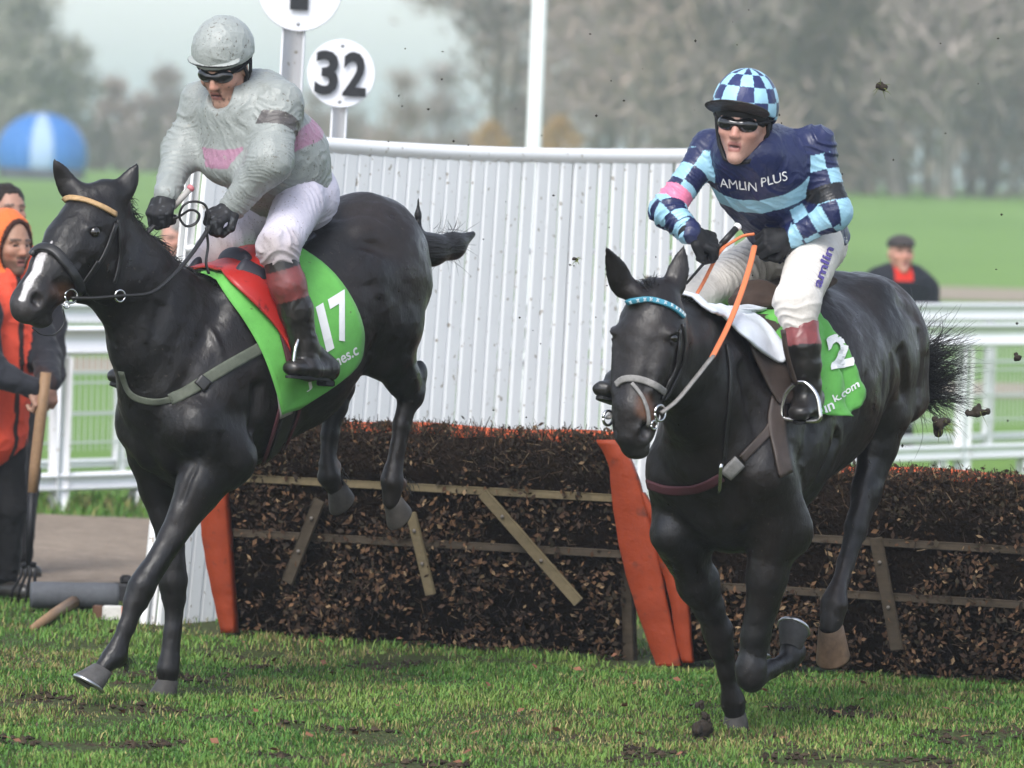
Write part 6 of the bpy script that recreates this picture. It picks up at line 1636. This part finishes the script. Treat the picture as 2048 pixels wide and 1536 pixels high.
g2 = G(244, 1212); mb = MB(); mb.box(g2 + np.array([0, .05, .05]), (.10, .08, .09), None, .012); mb.box(g2 + np.array([.01, .05, .11]), (.05, .045, .04), None, .01); tag(mb.build('tool_case', M('black_case', (.02, .02, .022), rough=.6), None, loc=g2), 'small black case just behind the striped block', 'case')
# round tent on the far field
tc_ = P(82, 372, 190.0); tent = empty('tent', (tc_[0], tc_[1], 1.2), 'blue and white round dome tent far off on the left field', 'tent')
blue_t = M('blue_canvas', (.035, .17, .48), rough=.7, var=(.6, .15)); white_t = M('white_canvas', (.33, .45, .66), rough=.7, var=(.8, .1)); dark_t = M('dark_skirt', (.06, .065, .075), rough=.9, var=(.8, .4))
Rt = 190 * 92 / FPX; zc = tc_[2] + Rt * .42
for nm, mt, secs in (('blue_panel', blue_t, (0, 1, 2, 3, 5, 6, 7, 9, 10)), ('white_panel', white_t, (4, 8, 11))):
    for q in secs:
        n1, n2 = 6, 9; V = []
        for i in range(n1 + 1):
            for j in range(n2 + 1):
                a = (q + i / n1) * math.pi / 6 + .35; el = -.62 + (math.pi / 2 + .60) * j / n2; V.append((tc_[0] + Rt * math.cos(el) * math.cos(a), tc_[1] + Rt * math.cos(el) * math.sin(a), zc + Rt * (.92 * math.sin(el) + .25)))
        mb = MB(); mb.add(V, [(i * (n2 + 1) + j, (i + 1) * (n2 + 1) + j, (i + 1) * (n2 + 1) + j + 1, i * (n2 + 1) + j + 1) for i in range(n1) for j in range(n2)]); o = mb.build(nm, mt, tent, True)
        md = o.modifiers.new('thickness', 'SOLIDIFY'); md.thickness = .03
mb = MB(); mb.lathe((tc_[0], tc_[1], -.1), (0, 0, 1), [(Rt * .92, 0), (Rt * .95, zc + .1)], 24); mb.build('skirt', dark_t, tent, True)
# ================================================================== turf: blades nobody could count
def blades(n, x0, x1, y0, y1, hmin, hmax, seed, keep, wmul=1.0):
    r_ = np.random.default_rng(seed); x = r_.uniform(x0, x1, n); y = r_.uniform(y0, y1, n); q = np.stack([x, y, np.zeros(n)], 1)
    k = keep(q, r_); x, y, q = x[k], y[k], q[k]; n = len(x)
    cl = vnoise(q, 5.5, 41) * .5 + .5; cl2 = vnoise(q, 17, 42) * .5 + .5; big = vnoise(q, 1.1, 43) * .5 + .5
    h = (hmin + (hmax - hmin) * (.25 + .75 * cl * cl2 * 1.6)) * r_.uniform(.55, 1.25, n)
    a = r_.uniform(0, 2 * math.pi, n); w_ = r_.uniform(.0016, .0034, n) * wmul; ln = r_.uniform(.15, .95, n) * h
    b = a + r_.uniform(-.6, .6, n) + math.pi / 2
    z0 = gz(x, y) - .004
    base = np.stack([x, y, z0], 1); sd = np.stack([np.cos(a), np.sin(a), 0 * a], 1) * w_[:, None]; ld = np.stack([np.cos(b), np.sin(b), 0 * b], 1) * ln[:, None]; up = np.stack([0 * a, 0 * a, h], 1)
    V = np.stack([base - sd, base + sd, base + ld * .35 + up * .62 + sd * .8, base + ld * .35 + up * .62 - sd * .8, base + ld + up], 1).reshape(-1, 3)
    i = np.arange(n)[:, None] * 5
    F4 = i + np.array([[0, 1, 2, 3]]); F3 = i + np.array([[3, 2, 4]])
    g1, g2, g3, st, br = np.array([.055, .145, .024]), np.array([.120, .235, .040]), np.array([.185, .260, .058]), np.array([.30, .26, .10]), np.array([.10, .07, .04])
    t = np.clip(.08 + .60 * cl + .55 * (big - .5) + .3 * (vnoise(q, 3.1, 49)) + r_.normal(0, .27, n), 0, 1)[:, None]
    c = np.where(t < .5, g1 + (g2 - g1) * t * 2, g2 + (g3 - g2) * (t - .5) * 2)
    pv = r_.uniform(0, 1, n); dry = .07 + .30 * sstep(vnoise(q, 2.3, 47) + .4 * vnoise(q, 9, 48), -.1, .6)
    c[pv < dry] = st * r_.uniform(.55, 1.2, ((pv < dry).sum(), 1)); c[pv > 1 - dry * .45] = br
    return V, F4, F3, np.repeat(c, 5, 0)
def mudmask(q):
    m_ = vnoise(q, 1.7, 51) * .55 + vnoise(q, 4.3, 52) * .35 + vnoise(q, 11, 53) * .2
    near = np.clip((20.6 - q[:, 1]) / 2.6, 0, 1); s_ = m_ + .10 * near
    for px, py, rx, ry in ((340, 1492, .30, .22), (100, 1526, .14, .12), (440, 1440, .18, .14), (1062, 1446, .22, .16), (1490, 1466, .16, .12), (1410, 1478, .10, .10), (720, 1505, .16, .12), (1300, 1512, .18, .10), (210, 1420, .2, .12), (1750, 1490, .16, .1), (560, 1455, .15, .12)):
        g = G(px, py); s_ = s_ + .55 * np.exp(-(((q[:, 0] - g[0]) / rx) ** 2 + ((q[:, 1] - g[1]) / ry) ** 2)) * (.7 + .6 * vnoise(q, 14, 54))
    return s_
def hurdle_side(q): return (q[:, :2] - H0[:2]) @ nH[:2]
blade_m = M('grass_blade', attr=True, rough=.55, spec=.25, var=[(3, .18)])
def keep_near(q, r_):
    m_ = mudmask(q); k = r_.uniform(0, 1, len(q)) > sstep(m_, .22, .46) * .92
    return k & (q[:, 1] < 24.55 + .1 * np.sin(q[:, 0] * 3.1) + .02 * q[:, 0])
V, F4, F3, cl = blades(170000, -2.9, 3.1, 16.6, 21.6, .009, .034, 61, keep_near)
V2, F42, F32, cl2 = blades(60000, -3.2, 3.4, 21.6, 24.9, .010, .040, 62, keep_near)
V3, F43, F33, cl3 = blades(16000, -4.6, 4.6, 29.5, 31.6, .03, .12, 63, lambda q, r_: q[:, 1] > 29.75, 1.8)
Ve, Fe4, Fe3, cle = blades(70000, -6.5, 6.5, 15.5, 24.9, .012, .040, 64, lambda q, r_: keep_near(q, r_) & ((q[:, 0] < -2.9) | (q[:, 0] > 3.1)), 1.3)
F43 = np.concatenate([F43, Fe4 + len(V3)]); F33 = np.concatenate([F33, Fe3 + len(V3)]); V3 = np.concatenate([V3, Ve]); cl3 = np.concatenate([cl3, cle])
o1, o2 = len(V), len(V) + len(V2)
tag(part('grass', np.concatenate([V, V2, V3]), blade_m, F4=np.concatenate([F4, F42 + o1, F43 + o2]), F3=np.concatenate([F3, F32 + o1, F33 + o2]), shade=False, cols=np.concatenate([cl, cl2, cl3])), 'short wet green turf with yellowed and muddy patches', 'grass', kind='stuff')
# scuffed earth: low crumbs where the turf has been cut up
r_ = np.random.default_rng(71); n = 60000; q = np.stack([r_.uniform(-2.6, 2.9, n), r_.uniform(16.7, 21.5, n), np.zeros(n)], 1)
mm = mudmask(q); q = q[(mm > .30) & (r_.uniform(0, 1, n) < .20)]; n = len(q)
oc = np.array([(1, 0, 0), (-1, 0, 0), (0, 1, 0), (0, -1, 0), (0, 0, 1), (0, 0, -1)], float); of = np.array([(0, 2, 4), (2, 1, 4), (1, 3, 4), (3, 0, 4), (2, 0, 5), (1, 2, 5), (3, 1, 5), (0, 3, 5)])
sz = r_.uniform(.004, .018, n)[:, None, None] * r_.uniform(.5, 1.2, (n, 6, 1)); ctr = q + np.stack([0 * q[:, 0], 0 * q[:, 0], gz(q[:, 0], q[:, 1]) + .004], 1)
V = (ctr[:, None, :] + oc[None] * sz * np.array([1.3, 1.3, .8])).reshape(-1, 3); F3 = (np.arange(n)[:, None, None] * 6 + of[None]).reshape(-1, 3)
cl = np.repeat(np.array([.040, .028, .018]) * r_.uniform(.5, 1.7, (n, 1)), 6, 0)
earth_m = M('wet_earth', attr=True, rough=.85, spec=.2)
tag(part('churned_mud', V, earth_m, F3=F3, shade=False, cols=cl), 'dark churned earth showing through the scuffed turf', 'mud', kind='stuff')
# fallen leaves on the turf
n = 130; q = np.stack([r_.uniform(-2.4, 2.6, n), r_.uniform(17.6, 22.2, n)], 1); V, F4 = [], []
for i, (x, y) in enumerate(q):
    if hurdle_side(np.array([[x, y, 0]]))[0] < .15: continue
    a = r_.uniform(0, 6.28); s_ = r_.uniform(.010, .022); z = .035 + r_.uniform(0, .02); d = np.array([math.cos(a), math.sin(a), r_.uniform(-.3, .5)]) * s_; e = np.array([-math.sin(a), math.cos(a), r_.uniform(-.3, .6)]) * s_ * .6
    c = np.array([x, y, z]); b0 = len(V); V += [c - d, c + e + (0, 0, .004), c + d, c - e]; F4.append((b0, b0 + 1, b0 + 2, b0 + 3))
tag(part('fallen_leaves', np.array(V), M('fallen_leaf', (.20, .085, .045), rough=.8, var=(9, .5)), F4=F4, shade=False), 'scattered brown leaves lying on the turf', 'leaves', kind='stuff')
# clods of turf thrown up by the hooves
clod_m = M('clod', (.030, .022, .015), rough=.9, bump=[(60, .8, .01)]); tuft_m = M('clod_grass', (.16, .19, .05), rough=.7)
def clod(px, py, D, size, label, seed, stretch=(1, 1, 1), tuft=0, group='turf clods in the air'):
    c = P(px, py, D); rg_ = np.random.default_rng(seed); s = SDF(size / 7)
    for _ in range(7): s.ell(rg_.normal(0, size * .42, 3) * stretch, np.abs(rg_.normal(size * .42, size * .12, 3)) + size * .1, None, size * .15)
    V, Q = s.mesh(); V = V + vnormals(V, Q) * (size * .16 * vnoise(V, 1.6 / size, seed))[:, None]
    root = empty('turf_clod', c, label, 'clod', group); part('earth', V + c, clod_m, root, F4=Q)
    if tuft:
        mb = MB()
        for _ in range(tuft):
            d = nrm(rg_.normal(0, 1, 3) + np.array([.6, 0, -.2])); p = c + rg_.normal(0, size * .3, 3); mb.tube([p, p + d * size * rg_.uniform(.8, 1.8), p + d * size * rg_.uniform(1.6, 2.6) + (0, 0, -size * .4)], [.0016, .0012, .0004], 3)
        mb.build('roots', tuft_m, root)
    return root
clod(1762, 172, 19.2, .020, 'dark clod trailing straw, high up right of the checked cap', 1, (.5, .5, 1.2), 9, None)
clod(1880, 852, 19.6, .034, 'large grassy clod just under the right horse\'s tail', 2, (1.3, 1, .9), 14, None)
clod(1958, 824, 19.6, .024, 'bare brown clod right of the grassy one, before the white post', 3, (1.4, 1, .7), 3, None)
clod(2034, 713, 19.6, .014, 'small dark clod before the white top rail beside the frame edge', 4, (1.2, 1, .8), 0, None)
clod(1152, 518, 19.5, .010, 'tiny clod with a straw tail before the white slats', 5, (1.6, 1, .5), 8, None)
clod(1408, 1462, 19.0, .040, 'heap of dark earth kicked up beside the planted hoof', 6, (.9, .9, 1.2), 4, None)
clod(1403, 1405, 19.0, .018, 'dark clod just above the kicked-up earth heap', 7, (1.2, 1, .7), 0, None)
clod(1412, 1432, 19.0, .016, 'small clod between the earth heap and the dark clod above it', 8, (1, 1, 1), 0, None)
n = 150; pts = []
for i in range(n):
    if i < 90: pts.append(P(r_.uniform(760, 2040), r_.uniform(10, 900), r_.uniform(18.6, 21)))
    else: pts.append(P(1408 + r_.normal(0, 34), 1420 + r_.normal(0, 32), 19.0 + r_.normal(0, .1)))
pts = np.array(pts); sz = np.abs(r_.normal(.0030, .0016, n))[:, None, None] * r_.uniform(.5, 1.5, (n, 6, 1)); V = (pts[:, None, :] + oc[None] * sz).reshape(-1, 3); F3 = (np.arange(n)[:, None, None] * 6 + of[None]).reshape(-1, 3)
tag(part('dirt_specks', V, clod_m, F3=F3, shade=False), 'fine specks of dirt flying behind the horses', 'dirt', kind='stuff')
# ================================================================== damp November air
mb = MB(); mb.box((0, 2130, 9.5), (5300, 4320, 23)); hz_m = bpy.data.materials.new('haze_air'); hz_m.use_nodes = True
hn = hz_m.node_tree; hn.nodes.clear(); ho = hn.nodes.new('ShaderNodeOutputMaterial'); hv_ = hn.nodes.new('ShaderNodeVolumePrincipled')
hv_.inputs['Color'].default_value = (.88, .925, 1.0, 1); hv_.inputs['Density'].default_value = .0011; hv_.inputs['Anisotropy'].default_value = 0.35
hn.links.new(hv_.outputs[0], ho.inputs['Volume'])
tag(mb.build('haze', hz_m), 'pale damp haze over the whole course', 'haze', kind='stuff')
